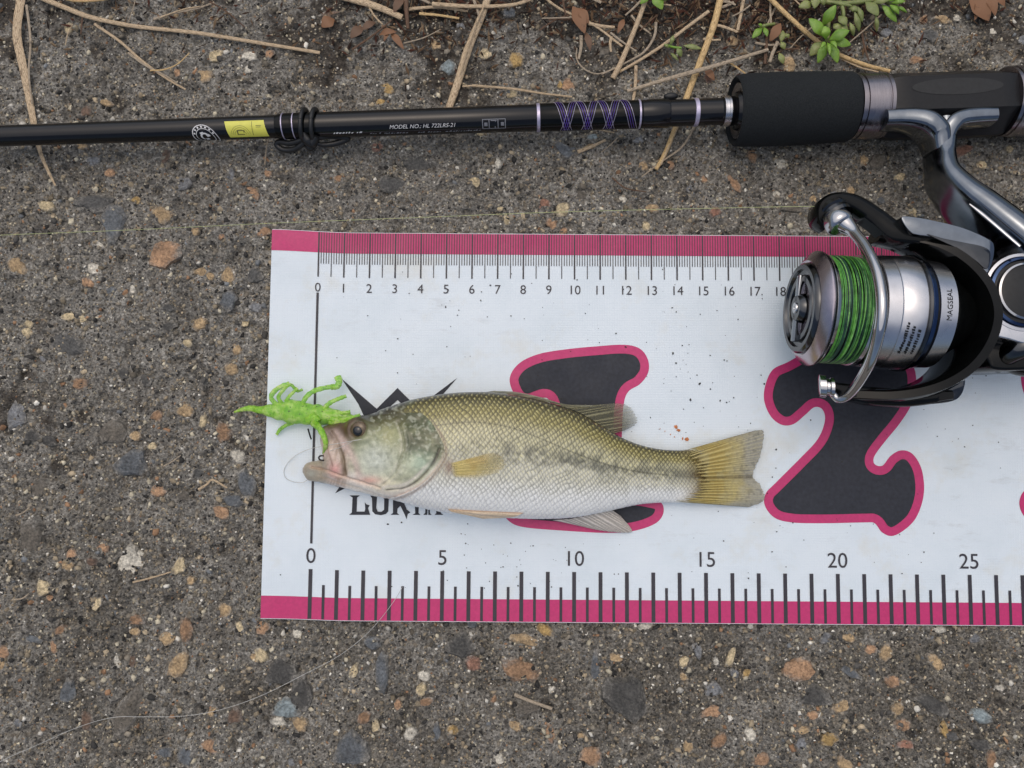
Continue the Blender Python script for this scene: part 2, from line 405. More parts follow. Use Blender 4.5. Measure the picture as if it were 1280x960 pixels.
def grid_mesh(name, V, nu, nv, mat, parent=None, wrap_v=False, tint=None, cover=None, faces_extra=None):
    """V: (nu*nv,3) numpy"""
    g = np.array(orgof(parent)); me = bpy.data.meshes.new(name)
    i, j = np.meshgrid(np.arange(nu - 1), np.arange(nv if wrap_v else nv - 1), indexing='ij')
    a = i * nv + j; b = i * nv + (j + 1) % nv
    Q = np.stack([a, b, b + nv, a + nv], -1).reshape(-1, 4)
    me.vertices.add(len(V)); me.vertices.foreach_set('co', (V - g).astype(np.float32).ravel())
    me.loops.add(Q.size); me.loops.foreach_set('vertex_index', Q.ravel().astype(np.int32))
    me.polygons.add(len(Q)); me.polygons.foreach_set('loop_start', np.arange(0, Q.size, 4, dtype=np.int32))
    me.update(calc_edges=True)
    me.polygons.foreach_set('use_smooth', np.ones(len(Q), bool))
    if tint is not None:
        at = me.attributes.new('tint', 'FLOAT_COLOR', 'POINT')
        at.data.foreach_set('color', np.hstack([tint, np.ones((len(V), 1))]).astype(np.float32).ravel())
    if cover is not None:
        at = me.attributes.new('cover', 'FLOAT', 'POINT'); at.data.foreach_set('value', cover.astype(np.float32).ravel())
    me.materials.append(M[mat]); me.validate()
    return link_mesh(name, me, parent), me

# ================================================================== GROUND
ZM = 0.0022                                              # top of the mat
# mat frame: u = cm along the ruler, v = cm down from the upper edge
U0 = P(396.5, 290.5, ZM); Ub = P(386.8, 776, ZM); U25 = P(1213.9, 782, ZM)
EX = (U25 - Ub).normalized(); EY = Vector((EX.y, -EX.x, 0))  # EY points down the picture
SU = (U25 - Ub).length / 25.0
VW = (Ub - U0).dot(EY) * 100
TOP0 = Ub - EY * (VW / 100)
def mz(u): return float(0.0010 * sstep(0.4, -1.9, np.array(u)))
def MATP(u, v, h=0.0):
    warp = -0.09 * float(sstep(1.6, -1.9, np.array(u)))
    q = TOP0 + EX * (u * SU) + EY * ((v + warp) / 100); q.z = ZM + mz(u) + h
    return q
def px2uv(px, py):
    q = P(px, py, ZM) - TOP0
    return q.dot(EX) / SU, q.dot(EY) * 100
def axis_pts(lo, hi, step, far):
    a = np.arange(lo, hi + step / 2, step); out = [a]
    s = step; x = hi; r = []
    while x < far: s *= 1.5; x += s; r.append(x)
    s = step; x = lo; l = []
    while x > -far: s *= 1.5; x -= s; l.append(x)
    return np.concatenate([l[::-1], a, r])
gx = axis_pts(-0.235, 0.235, 0.0007, 40); gy = axis_pts(-0.175, 0.185, 0.0007, 40)
GX, GY = np.meshgrid(gx, gy, indexing='ij')
inn = sstep(0.0, 0.03, 0.26 - np.abs(GX)) * sstep(0.0, 0.03, 0.21 - np.abs(GY))
def ground_h(x, y):
    mm = 1000.0; X, Y = x * mm, y * mm
    h = 1.5 * (vnoise(X, Y, 38, 1) - 0.5) + 1.1 * (vnoise(X, Y, 13, 2) - 0.5) + 0.9 * (vnoise(X, Y, 5.0, 3) - 0.5)
    h += 1.1 * (vnoise(X, Y, 2.3, 4) - 0.5) + 1.0 * (vnoise(X, Y, 1.3, 5) - 0.5)
    pit = sstep(0.72, 0.9, vnoise(X, Y, 4.5, 6)); h -= 1.7 * pit
    return h * 0.001
# flatten under the mat
gu = ((GX - TOP0.x) * EX.x + (GY - TOP0.y) * EX.y) / SU
gv = ((GX - TOP0.x) * EY.x + (GY - TOP0.y) * EY.y) * 100
under = sstep(-2.0, -1.7, gu) * sstep(-0.15, 0.15, gv) * sstep(VW + 0.15, VW - 0.15, gv)
GZ = ground_h(GX, GY) * inn
GZ = np.where(under > 0, np.minimum(GZ, 0.0012 * (1 - under) + 0.0004 * under), GZ)
GV = np.stack([GX, GY, GZ], -1).reshape(-1, 3)
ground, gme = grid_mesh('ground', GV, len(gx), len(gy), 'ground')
tag(ground, kind='structure')
gpx, gpy = PROJ(GV)
gpx = np.clip(gpx, -4000, 6000); gpy = np.clip(gpy, -4000, 6000)
sn = vnoise(gpx, gpy, 46, 8) * 0.45 + vnoise(gpx, gpy, 17, 9) * 0.25 + vnoise(gpx, gpy, 6, 19) * 0.2 + vnoise(gpx, gpy, 2.6, 20) * 0.1
soil = 0.85 * sstep(0.50, 0.80, sn + 0.42 * sstep(120, -10, gpy) * (0.35 + 0.65 * sstep(460, 720, gpx) * sstep(1180, 1020, gpx)) - 0.12 * sstep(100, 200, gpy))
for (bx_, by_, br_) in ((14, 498, 24), (-10, 520, 30), (34, 468, 14), (60, 527, 15), (103, 522, 13), (75, 582, 16), (10, 62, 26), (150, 130, 14), (70, 20, 18), (340, 20, 14)):
    dd = np.hypot(gpx - bx_, gpy - by_) + 1.1 * br_ * (vnoise(gpx, gpy, 7, 12) * .6 + vnoise(gpx, gpy, 3, 13) * .4 - 0.5)
    soil = np.maximum(soil, 0.8 * sstep(br_, br_ * 0.35, dd))
dark_tone = np.clip(0.25 + 0.75 * sstep(0.30, 0.72, vnoise(gpx, gpy, 120, 21) * 0.6 + vnoise(gpx, gpy, 34, 22) * 0.4), 0, 1) * (0.35 + 0.65 * sstep(520, 860, gpy))  # blotchy darker concrete tone, stronger towards the bottom of the frame
soil = soil * inn.reshape(-1); dark_tone = dark_tone * inn.reshape(-1) + 0.4 * (1 - inn.reshape(-1))
for nm, arr in (('soil', soil), ('dark_tone', dark_tone)):
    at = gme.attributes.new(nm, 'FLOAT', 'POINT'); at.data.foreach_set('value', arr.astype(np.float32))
# ---- stones set in the concrete: variants shared between alike pieces
def stone_mesh(k, seg=11, kind=0):
    rr = random.Random(k * 31 + 5)
    pts = []; ph = rr.random() * 6.28
    for i in range(seg):
        a = 2 * math.pi * i / seg + rr.uniform(-0.2, 0.2)
        r = 1.0 + 0.16 * math.sin(2 * a + ph) + 0.10 * math.sin(3 * a + 2 * ph) + rr.uniform(-0.22, 0.14)
        pts.append((r * math.cos(a), r * math.sin(a)))
    vs = []; fs = []
    for (sc, z) in ((1.02, -0.35), (0.93, 0.10), (0.72, 0.26)):
        for (x, y) in pts:
            vs.append((x * sc + rr.uniform(-.05, .05), y * sc + rr.uniform(-.05, .05), z + rr.uniform(-.08, .08)))
    vs.append((rr.uniform(-.2, .2), rr.uniform(-.2, .2), 0.30))
    for j in range(2):
        for i in range(seg):
            a, b = j * seg + i, j * seg + (i + 1) % seg; fs.append((a, b, b + seg, a + seg))
    for i in range(seg): fs.append((2 * seg + i, 2 * seg + (i + 1) % seg, 3 * seg))
    me = bpy.data.meshes.new('stone'); me.from_pydata(vs, [], fs); me.materials.append(M['stone']); me.shade_smooth()
    me.set_sharp_from_angle(angle=R(30)); return me
SM = [stone_mesh(k) for k in range(26)]
SC = {'o': (172, 136, 103), 'b': (148, 116, 86), 't': (176, 150, 112), 'c': (200, 182, 144), 'w': (206, 200, 184), 'g': (120, 122, 124),
      's': (94, 99, 103), 'd': (80, 80, 78), 'k': (70, 69, 66), 'r': (146, 106, 86), 'u': (128, 140, 142), 'y': (176, 146, 90), 'n': (104, 82, 66),
      'e': (98, 92, 82)}
ST_LIST = """58 257 13 9 10 c|202 268 16 11 15 t|205 318 19 24 20 o|22 333 11 15 -30 t|117 336 10 8 0 w|84 430 25 17 20 d|142 278 17 26 10 s|117 254 26 12 -10 d
238 60 0 0 0 c|270 70 11 10 0 c|337 68 6 7 0 o|312 70 10 9 0 w|221 90 5 7 10 o|255 95 12 9 0 t|310 88 6 6 0 w|210 42 16 9 0 e|130 127 10 5 10 t|108 140 8 9 0 n
207 196 7 11 10 n|102 182 8 7 0 t|137 216 8 6 0 o|116 201 9 7 0 g|290 220 5 9 0 g|333 217 7 6 0 o|318 243 7 10 -20 o|312 234 5 4 0 o|170 250 6 6 0 y|230 230 14 9 -20 g|412 22 16 8 -20 n|330 290 12 6 -10 o|244 290 6 6 0 t|186 196 9 7 0 e
277 295 4 7 0 o|124 306 6 4 20 w|165 580 19 22 25 s|162 700 26 20 -20 w|170 705 12 16 0 w|55 735 10 12 -30 c|62 748 6 5 0 o|122 755 5 10 10 c|224 708 8 13 15 c|238 726 6 6 0 t|210 798 12 9 -35 t|232 787 10 16 8 b|224 830 12 19 30 t|130 738 9 6 0 e
84 866 12 16 35 s|68 808 6 10 0 o|77 788 9 7 -10 b|40 798 13 6 15 s|5 815 9 9 0 o|2 830 8 8 0 t|107 901 10 13 0 n|357 886 16 15 0 u|348 902 9 8 30 w|374 905 10 11 0 t|265 890 7 5 -30 t|262 933 11 9 35 o|294 895 10 12 0 n|147 827 5 10 -10 w|165 826 5 8 0 n
326 820 10 10 0 c|318 822 6 6 0 t|345 735 6 8 0 t|328 785 9 10 10 o|300 785 5 9 -15 c|280 763 9 9 0 t|372 790 9 10 -30 w|20 628 0 0 0 d|205 940 9 8 0 s|232 945 10 14 0 s|170 775 10 8 0 b|168 790 7 6 0 t|375 870 16 24 10 k|350 840 18 22 0 k|160 890 14 40 25 e
40 420 0 0 0 c|37 405 6 7 30 c|35 415 8 8 -20 c|100 480 12 8 -20 b|85 395 12 6 0 c|104 399 6 5 0 c|140 365 8 8 0 s|165 362 5 6 0 w|110 354 11 6 20 o|232 514 11 11 -30 t|279 541 12 14 0 b|196 520 8 9 30 b|254 527 6 9 20 c|190 558 6 6 20 c|170 545 8 7 0 t|198 614 10 8 15 o
277 540 0 0 0 n|234 429 7 6 0 c|296 437 7 8 0 t|320 384 9 7 0 g|285 375 13 13 -30 s|297 570 9 10 -30 w|285 345 9 13 0 t|250 340 9 8 0 t|262 345 6 6 0 t|318 345 10 12 0 d|210 385 8 6 0 d|210 408 9 7 0 k|183 475 9 8 0 k|155 467 8 7 0 k|143 540 20 16 10 e|21 520 12 20 -10 g|290 462 10 9 0 t|250 405 10 10 20 t
40 545 10 9 0 k|47 610 13 14 -15 e|60 550 12 9 0 k|292 625 14 10 0 s|308 605 14 18 0 s|278 640 12 10 10 o|40 675 20 24 10 e|90 692 7 7 0 o|85 707 9 7 10 t|115 702 8 6 -10 n|130 685 8 7 0 o|8 350 0 0 0 d
575 808 17 19 0 k|650 838 27 15 5 b|592 830 11 10 0 r|477 840 9 28 -12 s|465 804 11 10 -30 s|443 838 7 9 20 c|455 897 9 9 0 b|527 862 9 9 0 c|530 845 9 7 20 w|532 878 9 6 0 b|497 881 6 7 0 o|545 915 8 11 0 s|566 912 7 7 0 y|438 938 20 24 0 s|513 917 9 9 0 w|469 908 6 9 0 c
680 787 12 8 35 y|744 834 7 19 5 s|780 870 30 32 0 k|684 800 0 0 0 t|688 915 6 13 -10 o|738 945 13 15 0 o|726 920 5 5 0 t|643 907 9 7 20 t|622 950 10 11 0 w|770 822 12 6 0 t|660 885 18 10 0 e|807 783 10 5 0 w|590 780 8 6 0 s|655 800 20 8 10 t|690 862 5 5 0 w
1000 836 27 15 5 o|914 821 6 13 18 c|871 813 6 11 -20 g|855 827 7 8 0 c|895 827 5 5 0 w|918 842 6 6 0 g|933 842 5 8 25 y|1088 812 7 8 25 o|1108 816 9 11 30 t|1170 828 8 14 -35 t|1115 852 10 9 -15 o|1165 880 20 12 20 k|1055 884 15 9 -5 t|1015 894 9 6 5 o|1123 887 8 9 30 t|1128 907 10 9 0 o
1036 925 11 10 0 y|1132 931 10 7 10 r|1225 895 14 10 25 u|1180 912 6 12 0 y|1173 787 9 6 0 w|1250 860 6 5 0 w|1218 798 7 8 0 g|938 918 9 9 0 w|1002 930 8 8 0 g|890 890 14 9 -15 o|899 925 12 9 -30 b|860 933 7 9 20 t|952 950 12 9 -20 o|1055 955 12 8 20 t|1062 840 14 6 30 s|1015 870 20 16 0 k|1060 797 9 7 0 t|1033 797 8 9 0 g|892 862 14 8 0 g|1240 950 7 12 0 b|1162 885 0 0 0 d|1190 920 9 7 0 d|1225 930 14 9 -10 k
620 207 8 11 20 w|593 227 9 8 0 c|680 256 8 9 -10 r|703 262 11 10 -20 c|690 280 8 9 0 o|704 289 6 6 0 o|626 260 6 5 0 c|634 275 6 8 0 c|655 270 4 5 0 c|728 280 4 4 0 w|808 282 6 7 20 c|705 188 14 9 25 s|745 172 11 8 0 u|738 183 10 5 -25 t|472 185 8 7 0 r|508 181 6 4 0 b|485 112 9 8 0 y|476 127 8 6 0 y|560 85 10 12 0 u|545 57 9 7 0 t|606 68 10 7 0 c|710 107 10 9 0 o|700 106 5 5 0 y|640 118 8 6 0 c|645 75 10 12 -30 y|600 168 6 5 0 c|778 250 6 5 0 w|815 260 9 7 0 t|758 63 12 12 0 e|798 175 7 6 0 g|804 208 8 6 0 t|836 206 8 7 0 o|520 205 22 12 -10 d|490 230 18 12 0 d|637 15 10 8 0 s|576 35 6 7 0 g
918 230 6 14 -40 o|940 195 7 11 0 b|975 205 9 8 0 w|1098 201 12 11 0 e|1080 200 6 7 0 t|970 244 6 6 0 w|894 265 8 8 -20 r|1016 249 5 6 0 t|1064 238 7 6 0 t|1127 220 9 6 -10 c|1142 264 7 9 0 c|880 225 5 5 0 o|862 236 6 5 0 g|1203 188 18 7 -20 r|1203 208 8 6 0 s|1228 206 8 6 0 c|1263 186 6 6 0 c|1252 270 10 8 0 c|1268 272 8 8 0 c|1155 24 7 7 10 b|1178 24 11 7 15 t|1196 23 5 5 0 w|1145 75 10 7 20 b|1218 20 0 0 0 b|1160 45 14 10 0 d|986 82 11 12 0 t|945 20 8 8 0 t|970 55 0 0 0 d|1240 40 6 5 0 w|885 97 6 8 -30 r|845 72 0 0 0 d|915 52 9 7 0 t|1278 50 6 8 0 g|990 260 12 7 0 e"""
placed = []
def add_stone(px, py, a, b, rot, c, jit=0.12):
    q = P(px, py, 0.0)
    o = bpy.data.objects.new('stone', random.choice(SM)); col.objects.link(o); o.parent = ground
    sc = 0.2957 / F * 1.0
    o.scale = (a * sc, b * sc, min(a, b) * sc * random.uniform(0.5, 0.85))
    o.rotation_euler = (random.uniform(-.08, .08), random.uniform(-.08, .08), R(-rot) + random.uniform(-.15, .15))
    hz = float(ground_h(np.array(q.x), np.array(q.y)))
    o.location = (q.x, q.y, hz * 0.6 + 0.0001)
    k = random.uniform(1 - jit, 1 + jit)
    o.color = tuple(x * k for x in srgb(*SC[c])) + (1,)
    placed.append((px, py, max(a, b)))
for row in ST_LIST.replace('\n', '|').split('|'):
    t = row.split(); x, y, a, b, r_ = map(float, t[:5])
    if a > 0: add_stone(x, y, a, b, r_, t[5])
def on_mat(px, py, pad=10):
    u, v = px2uv(px, py); return u > -1.85 - pad / 33 and -pad / 33 < v < VW + pad / 33
n_extra = 298 - len(placed); tries = 0
while n_extra > 0 and tries < 9000:
    tries += 1
    x, y = random.uniform(-25, 1300), random.uniform(-15, 975)
    if on_mat(x, y, 9) or any((x - a) ** 2 + (y - b) ** 2 < (r + 9) ** 2 for a, b, r in placed): continue
    s = random.uniform(4.5, 8); add_stone(x, y, s * random.uniform(.8, 1.3), s, random.uniform(0, 180), random.choice('ttcegsddeebokneddgeee'), 0.2); n_extra -= 1
# ---- fine grit: thousands of crumbs, nobody could count them
ICO = np.array([(0, 0, 1), (.89, 0, .45), (.28, .85, .45), (-.72, .53, .45), (-.72, -.53, .45), (.28, -.85, .45),
    (.72, .53, -.45), (-.28, .85, -.45), (-.89, 0, -.45), (-.28, -.85, -.45), (.72, -.53, -.45)])
ICF = np.array([(0, 1, 2), (0, 2, 3), (0, 3, 4), (0, 4, 5), (0, 5, 1), (1, 6, 2), (2, 7, 3), (3, 8, 4), (4, 9, 5), (5, 10, 1), (2, 6, 7), (3, 7, 8), (4, 8, 9), (5, 9, 10), (1, 10, 6)])
GC = np.array([srgb(*c) for c in ((182, 174, 152), (200, 196, 184), (160, 146, 122), (126, 119, 106), (82, 80, 76), (52, 51, 49), (142, 112, 86), (138, 127, 107), (100, 94, 83), (112, 115, 116))])
GP = np.array([.08, .04, .08, .22, .16, .15, .03, .12, .10, .02]); GP /= GP.sum()
NG = 90000
cpx, cpy = rng.uniform(-70, 1350, NG), rng.uniform(-60, 1020, NG)
cq = PN(cpx, cpy, np.zeros(NG))
cu_ = ((cq[:, 0] - TOP0.x) * EX.x + (cq[:, 1] - TOP0.y) * EX.y) / SU; cv_ = ((cq[:, 0] - TOP0.x) * EY.x + (cq[:, 1] - TOP0.y) * EY.y) * 100
cq = cq[~((cu_ > -1.85) & (cv_ > -0.03) & (cv_ < VW + 0.03))]; NG = len(cq)
gs_ = 0.00022 + 0.00030 * rng.random(NG) + 0.0008 * rng.random(NG) ** 11
gth = rng.uniform(0, 6.28, NG); gex = rng.uniform(.6, 1.6, NG)[:, None]; gk = rng.uniform(.45, 1.4, (NG, 11))
lx_, ly_ = ICO[None, :, 0] * gk * gex, ICO[None, :, 1] * gk
GVv = np.empty((NG, 11, 3))
GVv[..., 0] = cq[:, 0:1] + (lx_ * np.cos(gth)[:, None] - ly_ * np.sin(gth)[:, None]) * gs_[:, None]
GVv[..., 1] = cq[:, 1:2] + (lx_ * np.sin(gth)[:, None] + ly_ * np.cos(gth)[:, None]) * gs_[:, None]
GVv[..., 2] = ground_h(cq[:, 0], cq[:, 1])[:, None] + ICO[None, :, 2] * gs_[:, None] * gk * 0.75
gcol = GC[rng.choice(len(GC), NG, p=GP)] * rng.uniform(.7, 1.55, (NG, 1))
gfac = (ICF[None] + np.arange(NG)[:, None, None] * 11).reshape(-1)
me = bpy.data.meshes.new('grit'); me.vertices.add(NG * 11); me.vertices.foreach_set('co', GVv.astype(np.float32).ravel())
me.loops.add(len(gfac)); me.loops.foreach_set('vertex_index', gfac.astype(np.int32))
me.polygons.add(len(gfac) // 3); me.polygons.foreach_set('loop_start', np.arange(0, len(gfac), 3, dtype=np.int32)); me.update(calc_edges=True)
me.materials.append(M['grit'])
at = me.attributes.new('tint', 'FLOAT_COLOR', 'POINT')
at.data.foreach_set('color', np.concatenate([np.repeat(gcol, 11, 0), np.ones((NG * 11, 1))], 1).astype(np.float32).ravel())
grit = link_mesh('grit', me); tag(grit, 'fine sandy grit and crumbs scattered over the worn concrete', 'grit', kind='stuff')

# ================================================================== MEASURING MAT
UL, UR = -1.82, 46.0
matroot = thing('measuring_mat', MATP(12, VW / 2), 'white vinyl fish measuring mat with pink borders and ruler marks', 'mat'); matroot.location.z = 0.0006
us = list(np.arange(UL, 2.4, 0.2)) + list(np.arange(2.5, UR, 1.0)) + [UR]
def sheet(name, mat, u_list, v0, v1, h, parent, nv=6, thick=None):
    mb = MB(); n = nv + 1; vs = []
    for u in u_list:
        for j in range(n): vs.append(MATP(u, v0 + (v1 - v0) * j / nv, h))
    fs = [[i * n + j, i * n + j + 1, (i + 1) * n + j + 1, (i + 1) * n + j] for i in range(len(u_list) - 1) for j in range(nv)]
    mb.add(vs, fs)
    if thick:
        b = len(vs); lo = [q - Vector((0, 0, thick)) for q in vs]; m = len(u_list)
        mb.add(lo, [f[::-1] for f in fs])
        rim = [i * n for i in range(m)] + [(m - 1) * n + j for j in range(1, n)] + [i * n + nv for i in range(m - 2, -1, -1)] + [j for j in range(nv - 1, 0, -1)]
        mb.f += [[rim[k], rim[(k + 1) % len(rim)], b + rim[(k + 1) % len(rim)], b + rim[k]] for k in range(len(rim))]
    return mb.build(name, mat, parent)
base = sheet('vinyl_sheet', 'mat', us, 0, VW, 0, matroot, 30, 0.0011)
H1, H2, H3 = 0.00010, 0.00020, 0.00030
BT = 0.83; BB = 0.845
sheet('upper_border', 'pink', us, 0.02, BT, H1, matroot, 1)
sheet('lower_border', 'pink', us, VW - BB, VW - 0.02, H1, matroot, 1)
def ticks(name, mat, items, h, parent):
    mb = MB()
    for (u, wd, v0, v1) in items:
        n = 3; vs = []
        for j in range(n + 1):
            v = v0 + (v1 - v0) * j / n
            vs += [MATP(u - wd / 2, v, h), MATP(u + wd / 2, v, h)]
        mb.add(vs, [[2 * j, 2 * j + 2, 2 * j + 3, 2 * j + 1] for j in range(n)])
    return mb.build(name, mat, parent, smooth=0)
# upper scale is printed on the same centimetres, seen a little further from the camera
US = 1.0; UO = 0.0
mm_t, half_t, cm_t = [], [], []
for k in range(0, 331):
    u = k / 10 * US + UO
    if k % 10 == 0: cm_t.append((u, 0.058, 0.03, 1.78))
    elif k % 5 == 0: half_t.append((u, 0.032, 0.03, 1.76))
    else: mm_t.append((u, 0.030, 0.03, 1.26))
ticks('millimetre_marks', 'tick', mm_t, H2, matroot); ticks('half_centimetre_marks', 'tick', half_t, H2, matroot)
ticks('centimetre_marks', 'tick', cm_t, H2, matroot)
ticks('lower_marks', 'tick', [(k / 2, 0.145 if k % 2 == 0 else 0.105, VW - (1.87 if k % 2 == 0 else 1.30), VW - 0.04) for k in range(0, 70)], H2, matroot)
u0, v0 = px2uv(395, 367); u1, v1 = px2uv(388.5, 684)
ticks('zero_line', 'tick', [(0.0, 0.09, 2.40, VW - 2.82)], H2, matroot)
def text_polys(txt, size):
    cu = bpy.data.curves.new('t', 'FONT'); cu.body = txt; cu.size = size; cu.align_x = 'CENTER'; cu.resolution_u = 4
    o = bpy.data.objects.new('t', cu); col.objects.link(o)
    dg_ = bpy.context.evaluated_depsgraph_get(); me = bpy.data.meshes.new_from_object(o.evaluated_get(dg_))
    v = [tuple(q.co) for q in me.vertices]; f = [list(p.vertices) for p in me.polygons]
    bpy.data.objects.remove(o); bpy.data.curves.remove(cu); bpy.data.meshes.remove(me); return v, f
def numeral(txt, u, vbase, size, h, mat='tick', name='numeral', squeeze=1.0):
    v, f = text_polys(txt, size); mb = MB()
    mb.add([MATP(u + x * squeeze, vbase - y, h) for (x, y, z) in v], f)
    return mb.build(name, mat, matroot, smooth=0, fixn=False)
for k in range(0, 34): numeral(str(k), k * US + UO, 2.36, 0.50, H2)
for k in range(0, 35, 5): numeral(str(k), k, VW - 2.10, 0.80, H2)
# ---- big outlined numerals
def outline_px(pts, n=None, closed=True):
    p = pts + [pts[0]] if closed else pts
    q = np.vstack([p[-2], p, p[1]]); out = []
    for i in range(1, len(q) - 2):
        for f in np.linspace(0, 1, 7)[:-1]:
            a, b, c, d = map(np.array, (q[i - 1], q[i], q[i + 1], q[i + 2]))
            out.append(0.5 * (2 * b + (c - a) * f + (2 * a - 5 * b + 4 * c - d) * f ** 2 + (3 * b - a - 3 * c + d) * f ** 3))
    return np.array(out)
def offset_poly(p, d):
    n = len(p); a = np.roll(p, 1, 0); b = np.roll(p, -1, 0); t = b - a; t /= np.linalg.norm(t, axis=1)[:, None] + 1e-9
    nr = np.stack([-t[:, 1], t[:, 0]], 1); area = np.sum(p[:, 0] * np.roll(p[:, 1], -1) - np.roll(p[:, 0], -1) * p[:, 1])
    return p + nr * d * (1 if area > 0 else -1)
def fill_poly(name, p_px, h, mat, parent):
    bm = bmesh.new(); g = orgof(parent)
    vs = [bm.verts.new(MATP(*px2uv(x, y), h) - g) for x, y in p_px]
    es = [bm.edges.new((vs[i], vs[(i + 1) % len(vs)])) for i in range(len(vs))]
    bmesh.ops.triangle_fill(bm, use_beauty=True, use_dissolve=False, edges=es)
    for f in bm.faces:
        if f.normal.z < 0: f.normal_flip()
    me = bpy.data.meshes.new(name); bm.to_mesh(me); bm.free(); me.materials.append(M[mat]); return link_mesh(name, me, parent)
ONE = [(637, 474), (648, 455), (672, 443), (705, 437), (745, 433), (780, 431), (800, 436), (810, 450), (810, 466), (800, 480), (785, 490), (779, 510), (777, 560), (778, 600), (783, 618), (805, 622),
       (826, 628), (829, 642), (818, 655), (790, 664), (755, 666), (700, 663), (655, 659), (637, 652), (629, 640), (634, 628), (668, 620), (682, 600), (687, 560), (690, 520), (688, 503), (680, 497), (660, 503), (645, 496)]
TWO = [(957, 480), (966, 462), (984, 453), (1010, 440), (1060, 425), (1110, 430), (1140, 455), (1145, 485), (1138, 508), (1124, 530), (1106, 552), (1093, 570), (1093, 580), (1103, 582), (1113, 570), (1126, 563), (1140, 567),
       (1151, 584), (1155, 608), (1152, 630), (1143, 650), (1128, 664), (1114, 670), (1102, 665), (1093, 654), (1080, 653), (1030, 654), (990, 653), (968, 647), (956, 632), (957, 617), (970, 603), (1000, 573), (1022, 549),
       (1031, 526), (1028, 512), (1018, 509), (1007, 518), (992, 530), (977, 531), (963, 520), (955, 500)]
THREE = [(1276, 470), (1286, 448), (1310, 435), (1370, 430), (1420, 445), (1440, 480), (1430, 520), (1405, 545), (1435, 565), (1450, 605), (1430, 645), (1380, 666), (1320, 664), (1285, 650), (1274, 630), (1282, 612), (1305, 610), (1330, 622), (1350, 605), (1340, 582), (1310, 570), (1310, 545), (1335, 525), (1345, 500), (1325, 490), (1305, 505), (1284, 500)]
for nm, pts, txt in (('large_numeral', ONE, '1'), ('large_numeral', TWO, '2'), ('large_numeral', THREE, '3')):
    o = outline_px([np.array(p, float) for p in pts])
    outer = fill_poly(nm, o, H1, 'pink', matroot)
    fill_poly('numeral_face', offset_poly(o, 11.0), H2, 'ink', outer)
# ---- logo mark and lettering
def polys(name, plist, h, mat, parent):
    mb = MB()
    for p in plist:
        b = [MATP(*px2uv(x, y), h) for x, y in p]; mb.add(b, [list(range(len(b)))])
    o = mb.build(name, mat, parent, smooth=0, fixn=False)
    bm = bmesh.new(); bm.from_mesh(o.data)
    for f in bm.faces:
        if f.normal.z < 0: f.normal_flip()
    bm.to_mesh(o.data); bm.free(); return o
polys('logo_mark', [[(427, 473.5), (471, 511), (497, 485), (514, 502), (540, 528), (534, 534), (497, 500), (464, 530), (455, 520), (448, 505)],
                    [(571.5, 472.5), (540, 496), (528, 506), (538, 512), (552, 495)], [(419, 617), (425, 608), (436, 600), (440, 606)]], H2, 'ink', matroot)
def LT(pts): return [(410 + x / 7.53, 590 + y / 7.53) for x, y in pts]
letters = [
    [[(203, 220), (300, 220), (275, 240), (270, 372), (345, 372), (352, 345), (347, 285), (365, 305), (393, 312), (378, 340), (398, 403), (198, 403), (225, 382), (232, 240)]],
    [[(397, 220), (462, 235), (455, 340), (470, 372), (505, 374), (528, 355), (530, 255), (512, 235), (590, 235), (572, 262), (568, 370), (545, 395), (500, 406), (445, 398), (418, 370), (414, 245)]],
    [[(612, 235), (700, 232), (722, 260), (720, 300), (742, 352), (776, 380), (752, 395), (740, 444), (722, 400), (682, 318), (655, 345), (652, 385), (672, 403), (590, 403), (612, 385)]],
    [[(815, 250), (860, 250), (852, 385), (870, 403), (795, 403), (822, 388)]],
    [[(918, 330), (938, 330), (935, 403), (896, 403), (915, 385)], [(944, 330), (958, 330), (960, 385), (975, 403), (945, 403)]],
    [[(1015, 330), (1060, 330), (1062, 385), (1086, 403), (1003, 403), (1020, 387)]]]
for L in letters: polys('logo_letter', [LT(p) for p in L], H2, 'ink', matroot)
# ---- dirt on the mat
mb = MB(); rr = random.Random(5)
def speck_at(mb, px, py, r, h=H3):
    u, v = px2uv(px, py); n = 6; ph = rr.random() * 6
    ex_ = rr.uniform(.6, 1.5)
    ring = [MATP(u + ex_ * r * rr.uniform(.5, 1.2) * math.cos(2 * math.pi * k / n + ph), v + r * rr.uniform(.5, 1.2) * math.sin(2 * math.pi * k / n + ph), h) for k in range(n)]
    top = MATP(u, v, h + r * 0.002); mb.add(ring + [top], [[k, (k + 1) % n, n] for k in range(n)])
for (x, y, r) in ((782, 434, .05), (845, 390, .045), (557, 384, .05), (828, 337, .05), (845, 471, .05), (863, 500, .06), (875, 479, .05), (813, 522, .05), (841, 442, .08), (845, 454, .06), (874, 480, .06), (970, 562, .05), (955, 480, .05), (502, 653, .05), (875, 393, .05), (860, 465, .04), (601, 376, .06), (602, 365, .04), (613, 357, .05), (545, 540, 0), (900, 501, .06), (908, 503, .05), (917, 497, .05), (905, 450, .04), (485, 655, .05), (1122, 640, .04), (1232, 470, .04), (490, 733, .05), (497, 466, .04)):
    if r: speck_at(mb, x, y, r * 0.72)
for k in range(260):
    c = rr.choice([(850, 470, 40, 50), (940, 590, 60, 60), (640, 690, 60, 22), (1100, 600, 90, 60), (760, 400, 160, 50), (700, 720, 200, 20), (600, 420, 160, 60), (1150, 560, 80, 80)])
    x, y = rr.gauss(c[0], c[2]), rr.gauss(c[1], c[3])
    if 345 < x < 1278 and 330 < y < 745: speck_at(mb, x, y, rr.uniform(.012, .032))
o = mb.build('dirt_specks', 'speck', matroot, smooth=0); o['kind'] = 'stuff'
mb = MB()
